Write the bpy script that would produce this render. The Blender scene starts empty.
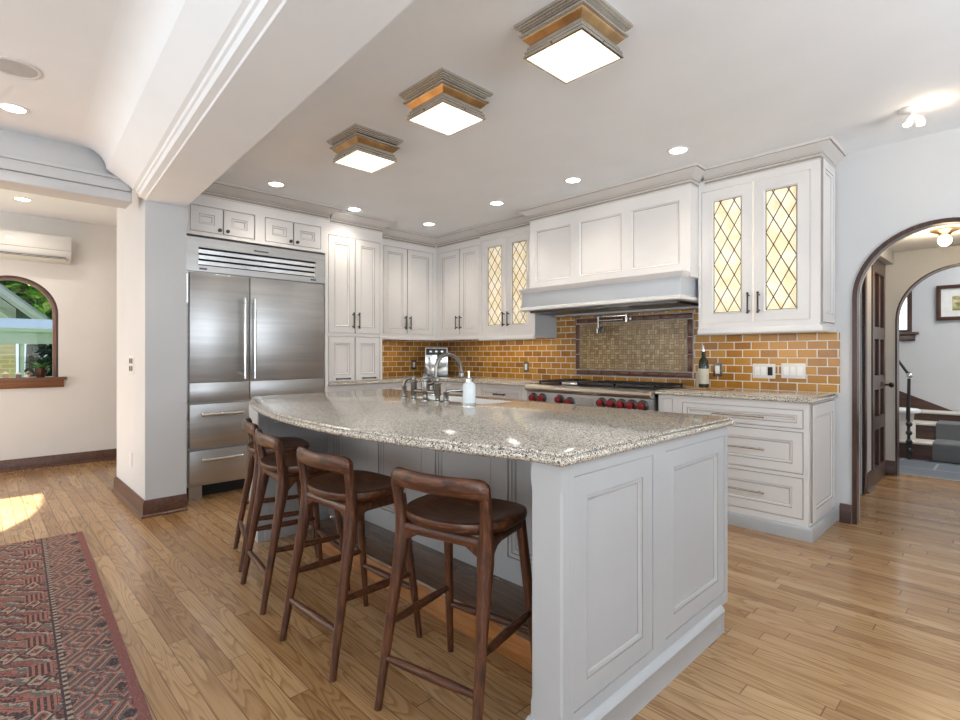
import bpy, bmesh, math, random
from mathutils import Vector, Matrix
SC = bpy.context.scene
COL = SC.collection
PI = math.pi
random.seed(7)

# ------------------------------------------------------------------ camera
YAW = math.atan((1020 - 480) / 523.0)
cam_d = bpy.data.cameras.new('camera')
cam = bpy.data.objects.new('camera', cam_d); COL.objects.link(cam)
cam.location = (0, 0, 1.2); cam.rotation_euler = (PI / 2, 0, YAW)
cam_d.sensor_width = 36; cam_d.lens = 523.0 / 960 * 36
cam_d.shift_y = -6 / 960
cam_d.clip_start = 0.02
SC.camera = cam

# ------------------------------------------------------------------ world, sun, daylight fill, exposure
SC.view_settings.view_transform = 'Standard'
SC.view_settings.look = 'None'
SC.view_settings.gamma = 1
SC.view_settings.exposure = 0.54
SC.view_settings.use_curve_mapping = False
w = bpy.data.worlds.new('sky'); SC.world = w; w.use_nodes = True
wb = w.node_tree.nodes['Background']
wb.inputs[0].default_value = (0.72, 0.86, 1.0, 1); wb.inputs[1].default_value = 0.8

def add_light(name, kind, loc, rot, energy, color=(1, 1, 1), **kw):
    d = bpy.data.lights.new(name, kind); d.energy = energy; d.color = color
    for k, v in kw.items(): setattr(d, k, v)
    o = bpy.data.objects.new(name, d); COL.objects.link(o)
    o.location = loc; o.rotation_euler = rot
    return o
# low sun from behind the camera side (-Y), it enters the far room by the glazed door opening
sun = add_light('sun', 'SUN', (-6, -8, 6), (math.radians(56.6), 0, 0), 24.0, (1, .98, .96), angle=0.009)
# rear-window daylight tilted up as ceiling fill; the right-hand lamps are added fill
add_light('window_daylight', 'AREA', (-2.6, -2.5, 1.35), (math.radians(136), 0, 0), 15, (.90, .95, 1), shape='RECTANGLE', size=2.2, size_y=1.7)
add_light('window_daylight', 'AREA', (0.9, -2.5, 1.35), (math.radians(138), 0, 0), 74, (.90, .95, 1), shape='RECTANGLE', size=2.0, size_y=1.7)
add_light('window_daylight', 'AREA', (2.5, .2, 1.45), (math.radians(155), 0, math.radians(90)), 32, (.88, .94, 1), shape='RECTANGLE', size=1.9, size_y=1.5)
add_light('window_daylight', 'AREA', (2.5, 2.3, 1.45), (math.radians(162), 0, math.radians(90)), 80, (.88, .94, 1), shape='RECTANGLE', size=1.7, size_y=1.4)
add_light('window_daylight', 'AREA', (-6.3, -2.5, 1.5), (math.radians(100), 0, 0), 38, (1, .95, .88), shape='RECTANGLE', size=1.6, size_y=1.6)

# ------------------------------------------------------------------ node helpers / materials
class NT:
    def __init__(s, name):
        s.m = bpy.data.materials.new(name); s.m.use_nodes = True
        s.t = s.m.node_tree; s.b = s.t.nodes['Principled BSDF']
    def n(s, typ, **kw):
        o = s.t.nodes.new(typ)
        for k, v in kw.items(): setattr(o, k, v)
        return o
    def link(s, a, b): s.t.links.new(a, b)
    def put(s, v, sock):
        if hasattr(v, 'is_output') or isinstance(v, bpy.types.NodeSocket): s.link(v, sock)
        else: sock.default_value = v
    def math(s, op, a, b=0.0, c=0.0):
        o = s.n('ShaderNodeMath', operation=op)
        s.put(a, o.inputs[0]); s.put(b, o.inputs[1])
        if op in ('MULTIPLY_ADD', 'COMPARE', 'SMOOTH_MIN'): s.put(c, o.inputs[2])
        return o.outputs[0]
    def xyz(s, kind='Object'):
        if kind == 'World': v = s.n('ShaderNodeNewGeometry').outputs['Position']
        else: v = s.n('ShaderNodeTexCoord').outputs[kind]
        q = s.n('ShaderNodeSeparateXYZ'); s.link(v, q.inputs[0])
        return v, q.outputs[0], q.outputs[1], q.outputs[2]
    def comb(s, x=0.0, y=0.0, z=0.0):
        o = s.n('ShaderNodeCombineXYZ'); s.put(x, o.inputs[0]); s.put(y, o.inputs[1]); s.put(z, o.inputs[2]); return o.outputs[0]
    def noise(s, vec, scale, detail=2.0, rough=.5, dist=0.0):
        o = s.n('ShaderNodeTexNoise'); s.link(vec, o.inputs['Vector'])
        o.inputs['Scale'].default_value = scale; o.inputs['Detail'].default_value = detail
        o.inputs['Roughness'].default_value = rough; o.inputs['Distortion'].default_value = dist
        return o.outputs[0]
    def white(s, vec):
        o = s.n('ShaderNodeTexWhiteNoise', noise_dimensions='3D'); s.link(vec, o.inputs['Vector']); return o.outputs['Value']
    def ramp(s, fac, stops, interp='LINEAR'):
        o = s.n('ShaderNodeValToRGB'); r = o.color_ramp; r.interpolation = interp
        while len(r.elements) < len(stops): r.elements.new(.5)
        for e, (p, c) in zip(r.elements, stops): e.position = p; e.color = (*c, 1) if len(c) == 3 else c
        s.put(fac, o.inputs[0]); return o.outputs[0]
    def mix(s, f, a, b, mode='MIX'):
        o = s.n('ShaderNodeMix', data_type='RGBA', blend_type=mode)
        s.put(f, o.inputs[0])
        for v, k in ((a, 6), (b, 7)):
            if isinstance(v, tuple): o.inputs[k].default_value = (*v, 1)
            else: s.link(v, o.inputs[k])
        return o.outputs[2]
    def bump(s, h, strength=.2, dist=.002):
        o = s.n('ShaderNodeBump'); o.inputs['Strength'].default_value = strength; o.inputs['Distance'].default_value = dist
        s.link(h, o.inputs['Height']); s.link(o.outputs[0], s.b.inputs['Normal'])
    def set(s, **kw):
        nm = dict(col='Base Color', rough='Roughness', metal='Metallic', coat='Coat Weight', spec='Specular IOR Level', trans='Transmission Weight', ior='IOR', emit='Emission Color', es='Emission Strength', alpha='Alpha')
        for k, v in kw.items():
            i = s.b.inputs[nm[k]]
            if isinstance(v, tuple): i.default_value = (*v, 1)
            elif isinstance(v, bpy.types.NodeSocket): s.link(v, i)
            else: i.default_value = v
        return s

def paint(name, col, rough=.5, tex=0.0, scale=60, var=.03):
    n = NT(name); v, x, y, z = n.xyz('Object')
    f = n.noise(v, 3.0, 3)
    lo = tuple(max(0, c * (1 - var)) for c in col); hi = tuple(min(1, c * (1 + var)) for c in col)
    n.set(col=n.ramp(f, [(.35, lo), (.65, hi)]), rough=rough)
    if tex: n.bump(n.noise(v, scale, 3, .6), tex, .004)
    return n.m

def metal(name, col, rough=.25, streak=False, var=.08):
    n = NT(name); v, x, y, z = n.xyz('Object')
    if streak:
        s = n.noise(n.comb(n.math('MULTIPLY', x, .8), n.math('MULTIPLY', y, .8), n.math('MULTIPLY', z, 14.0)), 1.0, 4, .6, .3)
        n.set(col=n.ramp(s, [(.3, tuple(c * .86 for c in col)), (.7, tuple(min(1, c * 1.1) for c in col))]), metal=1.0, rough=rough)
        n.bump(n.noise(n.comb(n.math('MULTIPLY', x, 1.2), n.math('MULTIPLY', y, 1.2), n.math('MULTIPLY', z, 7.0)), 1.0, 2), .06, .004)
    else:
        s = n.noise(v, 9, 3)
        n.set(col=n.ramp(s, [(.3, tuple(c * (1 - var) for c in col)), (.7, tuple(min(1, c * (1 + var)) for c in col))]), metal=1.0, rough=rough)
    return n.m

def wood(name, dark, mid, light, axis='x', scale=1.0, rough=.35, coat=.2):
    n = NT(name); v, x, y, z = n.xyz('Object')
    k = {'x': (1.2, 16, 16), 'y': (16, 1.2, 16), 'z': (16, 16, 1.2)}[axis]
    q = n.comb(n.math('MULTIPLY', x, k[0] * scale), n.math('MULTIPLY', y, k[1] * scale), n.math('MULTIPLY', z, k[2] * scale))
    f = n.noise(q, 1.6, 5, .6, 1.2)
    g = n.noise(q, 9.0, 3, .7, .4)
    c = n.ramp(f, [(.28, dark), (.5, mid), (.74, light)])
    c = n.mix(n.math('MULTIPLY', n.ramp(g, [(.45, (0, 0, 0)), (.7, (1, 1, 1))]), .35), c, dark)
    n.set(col=c, rough=rough, coat=coat)
    n.b.inputs['Coat Roughness'].default_value = .25
    return n.m

def flat(name, col, rough=.4, metal_=0.0):
    n = NT(name); v, x, y, z = n.xyz('Object')
    n.set(col=n.ramp(n.noise(v, 14, 2), [(.3, tuple(c * .94 for c in col)), (.7, tuple(min(1, c * 1.05) for c in col))]), rough=rough, metal=metal_)
    return n.m

def glow(name, col, strength, blotch=0.0):
    n = NT(name)
    if blotch:
        v, x, y, z = n.xyz('Object')
        c = n.ramp(n.noise(v, 5.0, 2), [(.34, (col[0] * .9, col[1] * .80, col[2] * .52)), (.56, col)])
        n.set(col=col, emit=c, es=strength, rough=.4)
    else: n.set(col=col, emit=col, es=strength, rough=.4)
    return n.m

# ---- floor
def floor_material():
    n = NT('oak_floor'); v, x, y, z = n.xyz('World')
    W = .072
    ry = n.math('DIVIDE', y, W); row = n.math('FLOOR', ry); fy = n.math('FRACT', ry)
    r1 = n.white(n.comb(row, 3.3, 1.7))
    xs = n.math('ADD', n.math('DIVIDE', x, n.math('MULTIPLY_ADD', r1, .5, .62)), n.math('MULTIPLY', r1, 17.0))
    colm = n.math('FLOOR', xs); fx = n.math('FRACT', xs)
    rnd = n.white(n.comb(row, colm, .5)); rnd2 = n.white(n.comb(colm, row, 7.5))
    off = n.math('MULTIPLY', rnd, 60.0)
    gv = n.comb(n.math('ADD', n.math('MULTIPLY', x, 2.2), off), n.math('MULTIPLY', y, 24.0), n.math('MULTIPLY', rnd2, 9.0))
    g = n.noise(gv, 1.0, 4, .55, 1.4)
    rings = n.math('FRACT', n.math('MULTIPLY', n.noise(gv, .5, 1, .4, .5), 13.0))
    ringm = n.ramp(rings, [(0, (.1, .1, .1)), (.10, (1, 1, 1)), (.22, (.75, .75, .75)), (.5, (.1, .1, .1)), (1, (0, 0, 0))])
    fine = n.noise(n.comb(n.math('MULTIPLY', x, 8.0), n.math('MULTIPLY', y, 220.0), off), 1.0, 2)
    base = n.ramp(rnd, [(0, (.36, .205, .085)), (.3, (.44, .26, .118)), (.7, (.49, .30, .14)), (1, (.57, .37, .185))])
    dk = n.mix(1.0, base, (.52, .42, .34), 'MULTIPLY')
    c = n.mix(n.math('MULTIPLY', ringm, .75), base, dk)
    c = n.mix(n.math('MULTIPLY', n.ramp(fine, [(.5, (0, 0, 0)), (.75, (1, 1, 1))]), .4), c, dk)
    c = n.mix(n.math('MULTIPLY', g, .35), c, dk)
    sy = n.math('MINIMUM', fy, n.math('SUBTRACT', 1.0, fy)); sx = n.math('MINIMUM', fx, n.math('SUBTRACT', 1.0, fx))
    seam = n.math('MAXIMUM', n.math('LESS_THAN', sy, .022), n.math('LESS_THAN', sx, .0022))
    c = n.mix(n.math('MULTIPLY', seam, .75), c, (.09, .045, .02))
    n.set(col=c, rough=n.math('MULTIPLY_ADD', g, .14, .17), coat=.25)
    n.b.inputs['Coat Roughness'].default_value = .12
    n.bump(n.math('MULTIPLY_ADD', seam, -1.0, n.math('MULTIPLY', ringm, .15)), .25, .001)
    return n.m

def granite(name, warm=0.0):
    n = NT(name); v, x, y, z = n.xyz('World')
    vo = n.n('ShaderNodeTexVoronoi', feature='F1'); vo.inputs['Scale'].default_value = 300; n.link(v, vo.inputs['Vector'])
    q = n.n('ShaderNodeSeparateColor'); n.link(vo.outputs['Color'], q.inputs[0])
    r = q.outputs[0]
    a = (.62, .555, .46); b = (.42, .355, .275); d = (.035, .033, .03); wht = (.82, .79, .74)
    c = n.ramp(r, [(0, d), (.16, (.15, .125, .105)), (.26, b), (.48, a), (.74, (.70, .655, .58)), (.88, wht)], 'CONSTANT')
    cl = n.noise(v, 55, 3)
    c = n.mix(n.math('MULTIPLY', cl, .12), c, (.42, .385, .335))
    n.set(col=c, rough=.10, spec=.42)
    return n.m

def brick_tiles(name, ax):
    """glazed amber subway tile, ax: 0 runs along world X, 1 along world Y"""
    n = NT(name); v, x, y, z = n.xyz('World')
    u = (x, y)[ax]; TW, TH = .130, .0632
    rz = n.math('DIVIDE', n.math('SUBTRACT', z, .918), TH); row = n.math('FLOOR', rz); fz = n.math('FRACT', rz)
    us = n.math('ADD', n.math('DIVIDE', u, TW), n.math('MULTIPLY', n.math('MODULO', row, 2.0), .5))
    cm = n.math('FLOOR', us); fu = n.math('FRACT', us)
    rnd = n.white(n.comb(row, cm, 2.2))
    e1 = n.math('MULTIPLY', n.math('MINIMUM', fz, n.math('SUBTRACT', 1.0, fz)), TH)
    e2 = n.math('MULTIPLY', n.math('MINIMUM', fu, n.math('SUBTRACT', 1.0, fu)), TW)
    e = n.math('MINIMUM', e1, e2)
    gm = n.math('LESS_THAN', e, .0034)
    c = n.ramp(rnd, [(0, (.22, .08, .006)), (.35, (.33, .135, .010)), (.7, (.42, .19, .018)), (1, (.48, .235, .03))])
    sv = n.comb(n.math('ADD', n.math('MULTIPLY', u, 1.0), n.math('MULTIPLY', rnd, 30.0)), n.math('MULTIPLY', z, 2.0), rnd)
    mott = n.noise(sv, 26, 3, .6, .8)
    c = n.mix(n.math('MULTIPLY', mott, .4), c, (.58, .29, .04))
    c = n.mix(gm, c, (.74, .71, .65))
    n.set(col=c, rough=n.math('MULTIPLY_ADD', gm, .6, .14))
    n.bump(n.math('MULTIPLY_ADD', n.math('MINIMUM', e, .006), 160.0, n.math('MULTIPLY', mott, .35)), .35, .003)
    return n.m

def basket_mosaic():
    n = NT('basketweave_mosaic'); v, x, y, z = n.xyz('World')
    S = .046
    u = n.math('DIVIDE', n.math('ADD', x, 10.0), S); t = n.math('DIVIDE', z, S)
    cu, ct = n.math('FLOOR', u), n.math('FLOOR', t); fu, ft = n.math('FRACT', u), n.math('FRACT', t)
    par = n.math('MODULO', n.math('ADD', cu, ct), 2.0)
    lng = n.math('ADD', n.math('MULTIPLY', fu, par), n.math('MULTIPLY', ft, n.math('SUBTRACT', 1.0, par)))
    hid = n.math('FLOOR', n.math('MULTIPLY', lng, 2.0)); hf = n.math('FRACT', n.math('MULTIPLY', lng, 2.0))
    rnd = n.white(n.comb(n.math('ADD', cu, n.math('MULTIPLY', hid, .37)), ct, 4.0))
    edge = n.math('MINIMUM', n.math('MINIMUM', fu, n.math('SUBTRACT', 1.0, fu)), n.math('MINIMUM', ft, n.math('SUBTRACT', 1.0, ft)))
    edge = n.math('MINIMUM', edge, n.math('MULTIPLY', n.math('MINIMUM', hf, n.math('SUBTRACT', 1.0, hf)), .5))
    gm = n.math('LESS_THAN', edge, .05)
    c = n.ramp(rnd, [(0, (.19, .10, .035)), (.4, (.31, .19, .075)), (.75, (.41, .275, .13)), (1, (.54, .40, .23))])
    c = n.mix(n.math('MULTIPLY', n.noise(v, 90, 3), .4), c, (.44, .33, .16))
    c = n.mix(gm, c, (.13, .085, .04))
    n.set(col=c, rough=.3); n.bump(gm, -.3, .002)
    return n.m

def rug_material():
    n = NT('red_rug'); v, x, y, z = n.xyz('Object')
    d = n.math('MULTIPLY', y, -1.0)
    red = (.29, .10, .08); salm = (.42, .17, .125); dk = (.03, .037, .045); cream = (.46, .41, .31); teal = (.12, .15, .145); plum = (.24, .12, .12)
    def frac(a): return n.math('FRACT', a)
    def tri(a): return n.math('MULTIPLY', n.math('ABSOLUTE', n.math('SUBTRACT', frac(a), .5)), 2.0)      # 1..0..1
    def AND(*m):
        o = m[0]
        for k in m[1:]: o = n.math('MULTIPLY', o, k)
        return o
    gt = lambda a, b: n.math('GREATER_THAN', a, b); lt = lambda a, b: n.math('LESS_THAN', a, b)
    def band(lo, hi): return AND(gt(d, lo), lt(d, hi))
    wob = n.noise(n.comb(n.math('MULTIPLY', x, 1.6), y, 0.0), 16, 3, .65)
    jx = n.math('ADD', x, n.math('MULTIPLY', wob, .075)); jd = n.math('ADD', d, n.math('MULTIPLY', wob, .05))
    base = n.mix(n.ramp(n.noise(n.comb(n.math('MULTIPLY', x, 4.0), y, 1.0), 4, 2), [(.4, (0, 0, 0)), (.6, (1, 1, 1))]), red, salm)
    # field: rows every .26 m, each with a stepped diagonal band, a row of small diamonds and a plain stripe
    P = .26
    u = frac(n.math('DIVIDE', jx, P))
    zig = n.math('ADD', n.math('DIVIDE', jx, P), n.math('MULTIPLY', tri(n.math('DIVIDE', jd, .42)), .75))
    zf = frac(n.math('MULTIPLY', zig, 3.0))
    c = base
    c = n.mix(AND(gt(zf, .10), lt(zf, .30)), c, dk)
    c = n.mix(AND(gt(zf, .34), lt(zf, .46)), c, cream)
    c = n.mix(AND(gt(zf, .46), lt(zf, .66)), c, teal)
    c = n.mix(AND(gt(zf, .86), lt(zf, .92)), c, dk)
    dm = n.math('ADD', tri(n.math('DIVIDE', jd, .085)), n.math('MULTIPLY', tri(n.math('DIVIDE', jx, P)), 2.2))
    rowm = AND(lt(dm, 1.0), lt(tri(n.math('DIVIDE', jx, P)), .42))
    c = n.mix(rowm, c, dk); c = n.mix(AND(lt(dm, .72)), c, cream); c = n.mix(lt(dm, .45), c, red); c = n.mix(lt(dm, .2), c, dk)
    # border strip with small hooked blocks
    bu = frac(n.math('DIVIDE', jx, .19)); bt = n.math('ADD', tri(n.math('DIVIDE', jx, .19)), tri(n.math('DIVIDE', jd, .15)))
    bz = frac(n.math('MULTIPLY', n.math('ADD', bt, n.math('MULTIPLY', jx, 1.5)), 2.0))
    cb = n.mix(gt(bz, .55), base, teal); cb = n.mix(AND(gt(bz, .55), lt(bz, .68)), cb, dk); cb = n.mix(AND(gt(bz, .12), lt(bz, .26)), cb, cream); cb = n.mix(lt(bt, .32), cb, dk)
    c = n.mix(band(-1, .215), c, cb)
    tick = gt(frac(n.math('DIVIDE', x, .034)), .5)
    c = n.mix(band(.192, .207), c, n.mix(tick, dk, cream)); c = n.mix(band(.207, .215), c, dk)
    comb_ = AND(band(.225, .30), gt(frac(n.math('DIVIDE', d, .0175)), .5), lt(u, .36))
    c = n.mix(band(.222, .302), c, n.mix(AND(lt(u, .36), gt(d, 0)), c, salm)); c = n.mix(comb_, c, dk)
    c = n.mix(AND(lt(n.math('ADD', d, n.math('MULTIPLY', wob, .02)), .043)), c, (.27, .105, .095))
    pile = n.noise(n.comb(n.math('MULTIPLY', x, 1.5), y, 0.0), 170, 2, .7)
    c = n.mix(n.math('MULTIPLY', pile, .5), c, plum)
    c = n.mix(n.math('MULTIPLY', gt(n.noise(n.comb(n.math('MULTIPLY', x, 2.2), y, 5.0), 95, 2, .6), .60), .6), c, (.33, .29, .24))
    n.set(col=c, rough=.95, spec=.1); n.bump(n.noise(v, 300, 2), .5, .004)
    return n.m

def textured_glass():
    n = NT('seeded_cream_glass'); v, x, y, z = n.xyz('Object')
    f = n.noise(v, 11, 3, .5, .8)
    c = n.ramp(f, [(.30, (.90, .80, .58)), (.5, (.96, .92, .80)), (.68, (.97, .97, .95))])
    n.set(col=c, rough=.12)
    tr = n.n('ShaderNodeBsdfTranslucent'); n.link(c, tr.inputs[0])
    mx0 = n.n('ShaderNodeMixShader'); mx0.inputs[0].default_value = .62
    n.link(n.b.outputs[0], mx0.inputs[1]); n.link(tr.outputs[0], mx0.inputs[2])
    tp = n.n('ShaderNodeBsdfTransparent'); mx = n.n('ShaderNodeMixShader'); mx.inputs[0].default_value = .38
    n.link(mx0.outputs[0], mx.inputs[1]); n.link(tp.outputs[0], mx.inputs[2])
    n.link(mx.outputs[0], n.t.nodes['Material Output'].inputs[0])
    return n.m

def clear_glass():
    n = NT('clear_glass')
    gl = n.n('ShaderNodeBsdfGlossy'); gl.inputs['Roughness'].default_value = .02
    tp = n.n('ShaderNodeBsdfTransparent')
    mx = n.n('ShaderNodeMixShader'); mx.inputs[0].default_value = .012
    n.link(tp.outputs[0], mx.inputs[1]); n.link(gl.outputs[0], mx.inputs[2])
    n.link(mx.outputs[0], n.t.nodes['Material Output'].inputs[0])
    return n.m

def foliage(name, a, b, c):
    n = NT(name); v, x, y, z = n.xyz('World')
    n.set(col=n.ramp(n.noise(v, 4.0, 3), [(.35, a), (.52, b), (.66, c)]), rough=.6)
    return n.m

def slate():
    n = NT('blue_slate'); v, x, y, z = n.xyz('World')
    b = n.n('ShaderNodeTexBrick'); n.link(v, b.inputs['Vector'])
    b.inputs['Scale'].default_value = 1.0; b.inputs['Brick Width'].default_value = .62; b.inputs['Row Height'].default_value = .42; b.inputs['Mortar Size'].default_value = .012
    b.inputs['Color1'].default_value = (.16, .185, .22, 1); b.inputs['Color2'].default_value = (.10, .12, .15, 1); b.inputs['Mortar'].default_value = (.55, .54, .52, 1)
    n.set(col=n.mix(n.math('MULTIPLY', n.noise(v, 8, 4), .5), b.outputs[0], (.25, .28, .31)), rough=.3)
    return n.m

def small_brick(name, c1, c2, mortar):
    n = NT(name); v, x, y, z = n.xyz('World')
    b = n.n('ShaderNodeTexBrick'); n.link(n.comb(y, z, 0.0), b.inputs['Vector'])
    b.inputs['Scale'].default_value = 1.0; b.inputs['Brick Width'].default_value = .2; b.inputs['Row Height'].default_value = .07; b.inputs['Mortar Size'].default_value = .008
    for k, c in (('Color1', c1), ('Color2', c2), ('Mortar', mortar)): b.inputs[k].default_value = (*c, 1)
    n.set(col=b.outputs[0], rough=.8); return n.m

def landscape_print():
    n = NT('watercolour_print'); v, x, y, z = n.xyz('Object')
    c = n.ramp(n.noise(v, 12, 4, .6, .5), [(.3, (.10, .12, .04)), (.45, (.33, .30, .10)), (.58, (.62, .52, .34)), (.75, (.75, .72, .62))])
    n.set(col=c, rough=.5); return n.m

M = {}
M['floor'] = floor_material()
M['wall'] = paint('wall_plaster', (.60, .605, .61), .75, .18, 45, .015)
M['wallwarm'] = paint('far_room_plaster', (.82, .80, .775), .75, .18, 45, .015)
M['ceil'] = paint('ceiling_plaster', (.87, .895, .92), .8, .2, 40, .012)
M['cab'] = paint('cabinet_paint', (.78, .755, .735), .32, 0, 1, .02)
M['isl'] = paint('island_paint', (.46, .465, .47), .35, 0, 1, .025)
M['glaze'] = paint('brown_glaze_line', (.36, .31, .265), .5, 0, 1, .05)  # glaze on doors and hood panels; on crowns it stands in for shading
M['white'] = paint('white_enamel', (.86, .86, .85), .3, 0, 1, .01)
M['plastic'] = paint('white_plastic', (.72, .71, .69), .4, 0, 1, .01)
M['crown'] = paint('crown_paint', (.66, .635, .61), .4, 0, 1, .03)  # cabinet paint darkened, shading put into the crown colour
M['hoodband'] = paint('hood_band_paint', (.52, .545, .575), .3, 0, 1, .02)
M['granite'] = granite('granite_worktop')
M['tilex'] = brick_tiles('amber_tile_range_wall', 0)
M['tiley'] = brick_tiles('amber_tile_side_wall', 1)
M['mosaic'] = basket_mosaic()
M['border'] = flat('brown_border_tile', (.13, .052, .028), .25)
M['bead'] = flat('pale_bead_tile', (.40, .37, .33), .3)
M['steel'] = metal('brushed_steel', (.52, .52, .518), .36, True)
M['steelp'] = metal('polished_steel', (.74, .74, .73), .16)
M['satin'] = metal('satin_steel', (.60, .57, .53), .38)
M['steeld'] = metal('dark_steel', (.10, .10, .105), .3)
M['nickel'] = metal('brushed_nickel', (.27, .255, .235), .27)
M['antique'] = metal('antique_nickel', (.64, .61, .56), .25, False, .08)
M['brass'] = metal('aged_brass', (.56, .37, .18), .32, False, .3)
M['bronze'] = metal('oil_rubbed_bronze', (.075, .06, .05), .35)
M['iron'] = flat('black_iron', (.02, .02, .021), .45)
M['black'] = flat('black_enamel', (.018, .018, .02), .3)
M['void'] = flat('vent_shadow_black', (.012, .01, .009), .8)
M['walnut_x'] = wood('walnut_seat', (.022, .008, .004), (.080, .026, .010), (.21, .078, .029), 'x', 2.2, .36, .06)
M['walnut_z'] = wood('walnut_leg', (.026, .009, .005), (.085, .028, .011), (.22, .080, .030), 'z', 2.5, .36, .06)
M['trim'] = wood('dark_stained_trim', (.028, .011, .007), (.075, .030, .018), (.13, .055, .035), 'x', 1, .3)
M['trimz'] = wood('dark_stained_upright', (.025, .010, .007), (.06, .024, .015), (.10, .042, .027), 'z', 1, .3)
M['basebd'] = wood('brown_baseboard', (.055, .022, .013), (.11, .048, .028), (.17, .08, .05), 'x', 1, .35)
M['platform'] = wood('orange_oak_step', (.22, .08, .02), (.42, .17, .05), (.55, .25, .09), 'x', .8, .25, .5)
M['platform_top'] = wood('dark_oak_tread', (.085, .04, .02), (.15, .075, .038), (.24, .125, .065), 'x', .8, .2, .5)
M['sill'] = wood('oak_sill', (.14, .06, .03), (.25, .115, .06), (.34, .17, .1), 'y', 1, .35)
M['rug'] = rug_material()
M['glass'] = textured_glass()
M['clear'] = clear_glass()
M['lead'] = flat('lead_came', (.03, .03, .032), .4, .6)
M['red'] = flat('red_knob', (.20, .008, .010), .3)
M['lampglass'] = glow('lit_glass', (1, .95, .80), 1.15, 1)
M['bulb'] = glow('lit_downlight', (1, .96, .9), 14)
M['bulbw'] = glow('lit_warm_bulb', (1, .82, .55), 16)
M['slate'] = slate()
M['leaf'] = foliage('tree_leaves', (.07, .22, .04), (.27, .50, .06), (.85, .85, .18))
M['leafd'] = foliage('dark_shrub_leaves', (.008, .03, .018), (.02, .08, .04), (.07, .17, .09))
M['leafp'] = flat('plant_leaf', (.12, .30, .08), .5)
M['ybrick'] = small_brick('yellow_brick', (.55, .34, .16), (.46, .27, .12), (.55, .45, .34))
M['sidings'] = flat('pale_siding', (.42, .44, .39), .6)
M['fascia'] = flat('grey_green_fascia', (.33, .345, .305), .7)
M['shingle'] = flat('grey_shingle', (.25, .27, .26), .8)
M['bluish'] = flat('blue_porch_roof', (.045, .07, .10), .6)
M['grass'] = flat('lawn_grass', (.08, .18, .04), .9)
M['pot'] = flat('dark_glazed_pot', (.05, .025, .02), .2)
M['soap'] = flat('pale_soap', (.78, .84, .85), .25)
M['bottle'] = flat('green_black_glass', (.012, .02, .010), .08)
M['label'] = flat('cream_label', (.55, .52, .42), .6)
M['board'] = wood('cutting_board', (.30, .14, .05), (.42, .22, .09), (.52, .30, .14), 'x', 1, .5)
M['runner'] = flat('grey_stair_runner', (.16, .165, .17), .95)
M['stone'] = flat('pale_stone_tread', (.62, .58, .52), .5)
M['print'] = landscape_print()
M['mat'] = flat('white_picture_mat', (.80, .80, .77), .7)
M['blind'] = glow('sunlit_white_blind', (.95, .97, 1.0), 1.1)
M['speaker'] = flat('grey_speaker_mesh', (.50, .50, .50), .7)

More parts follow.
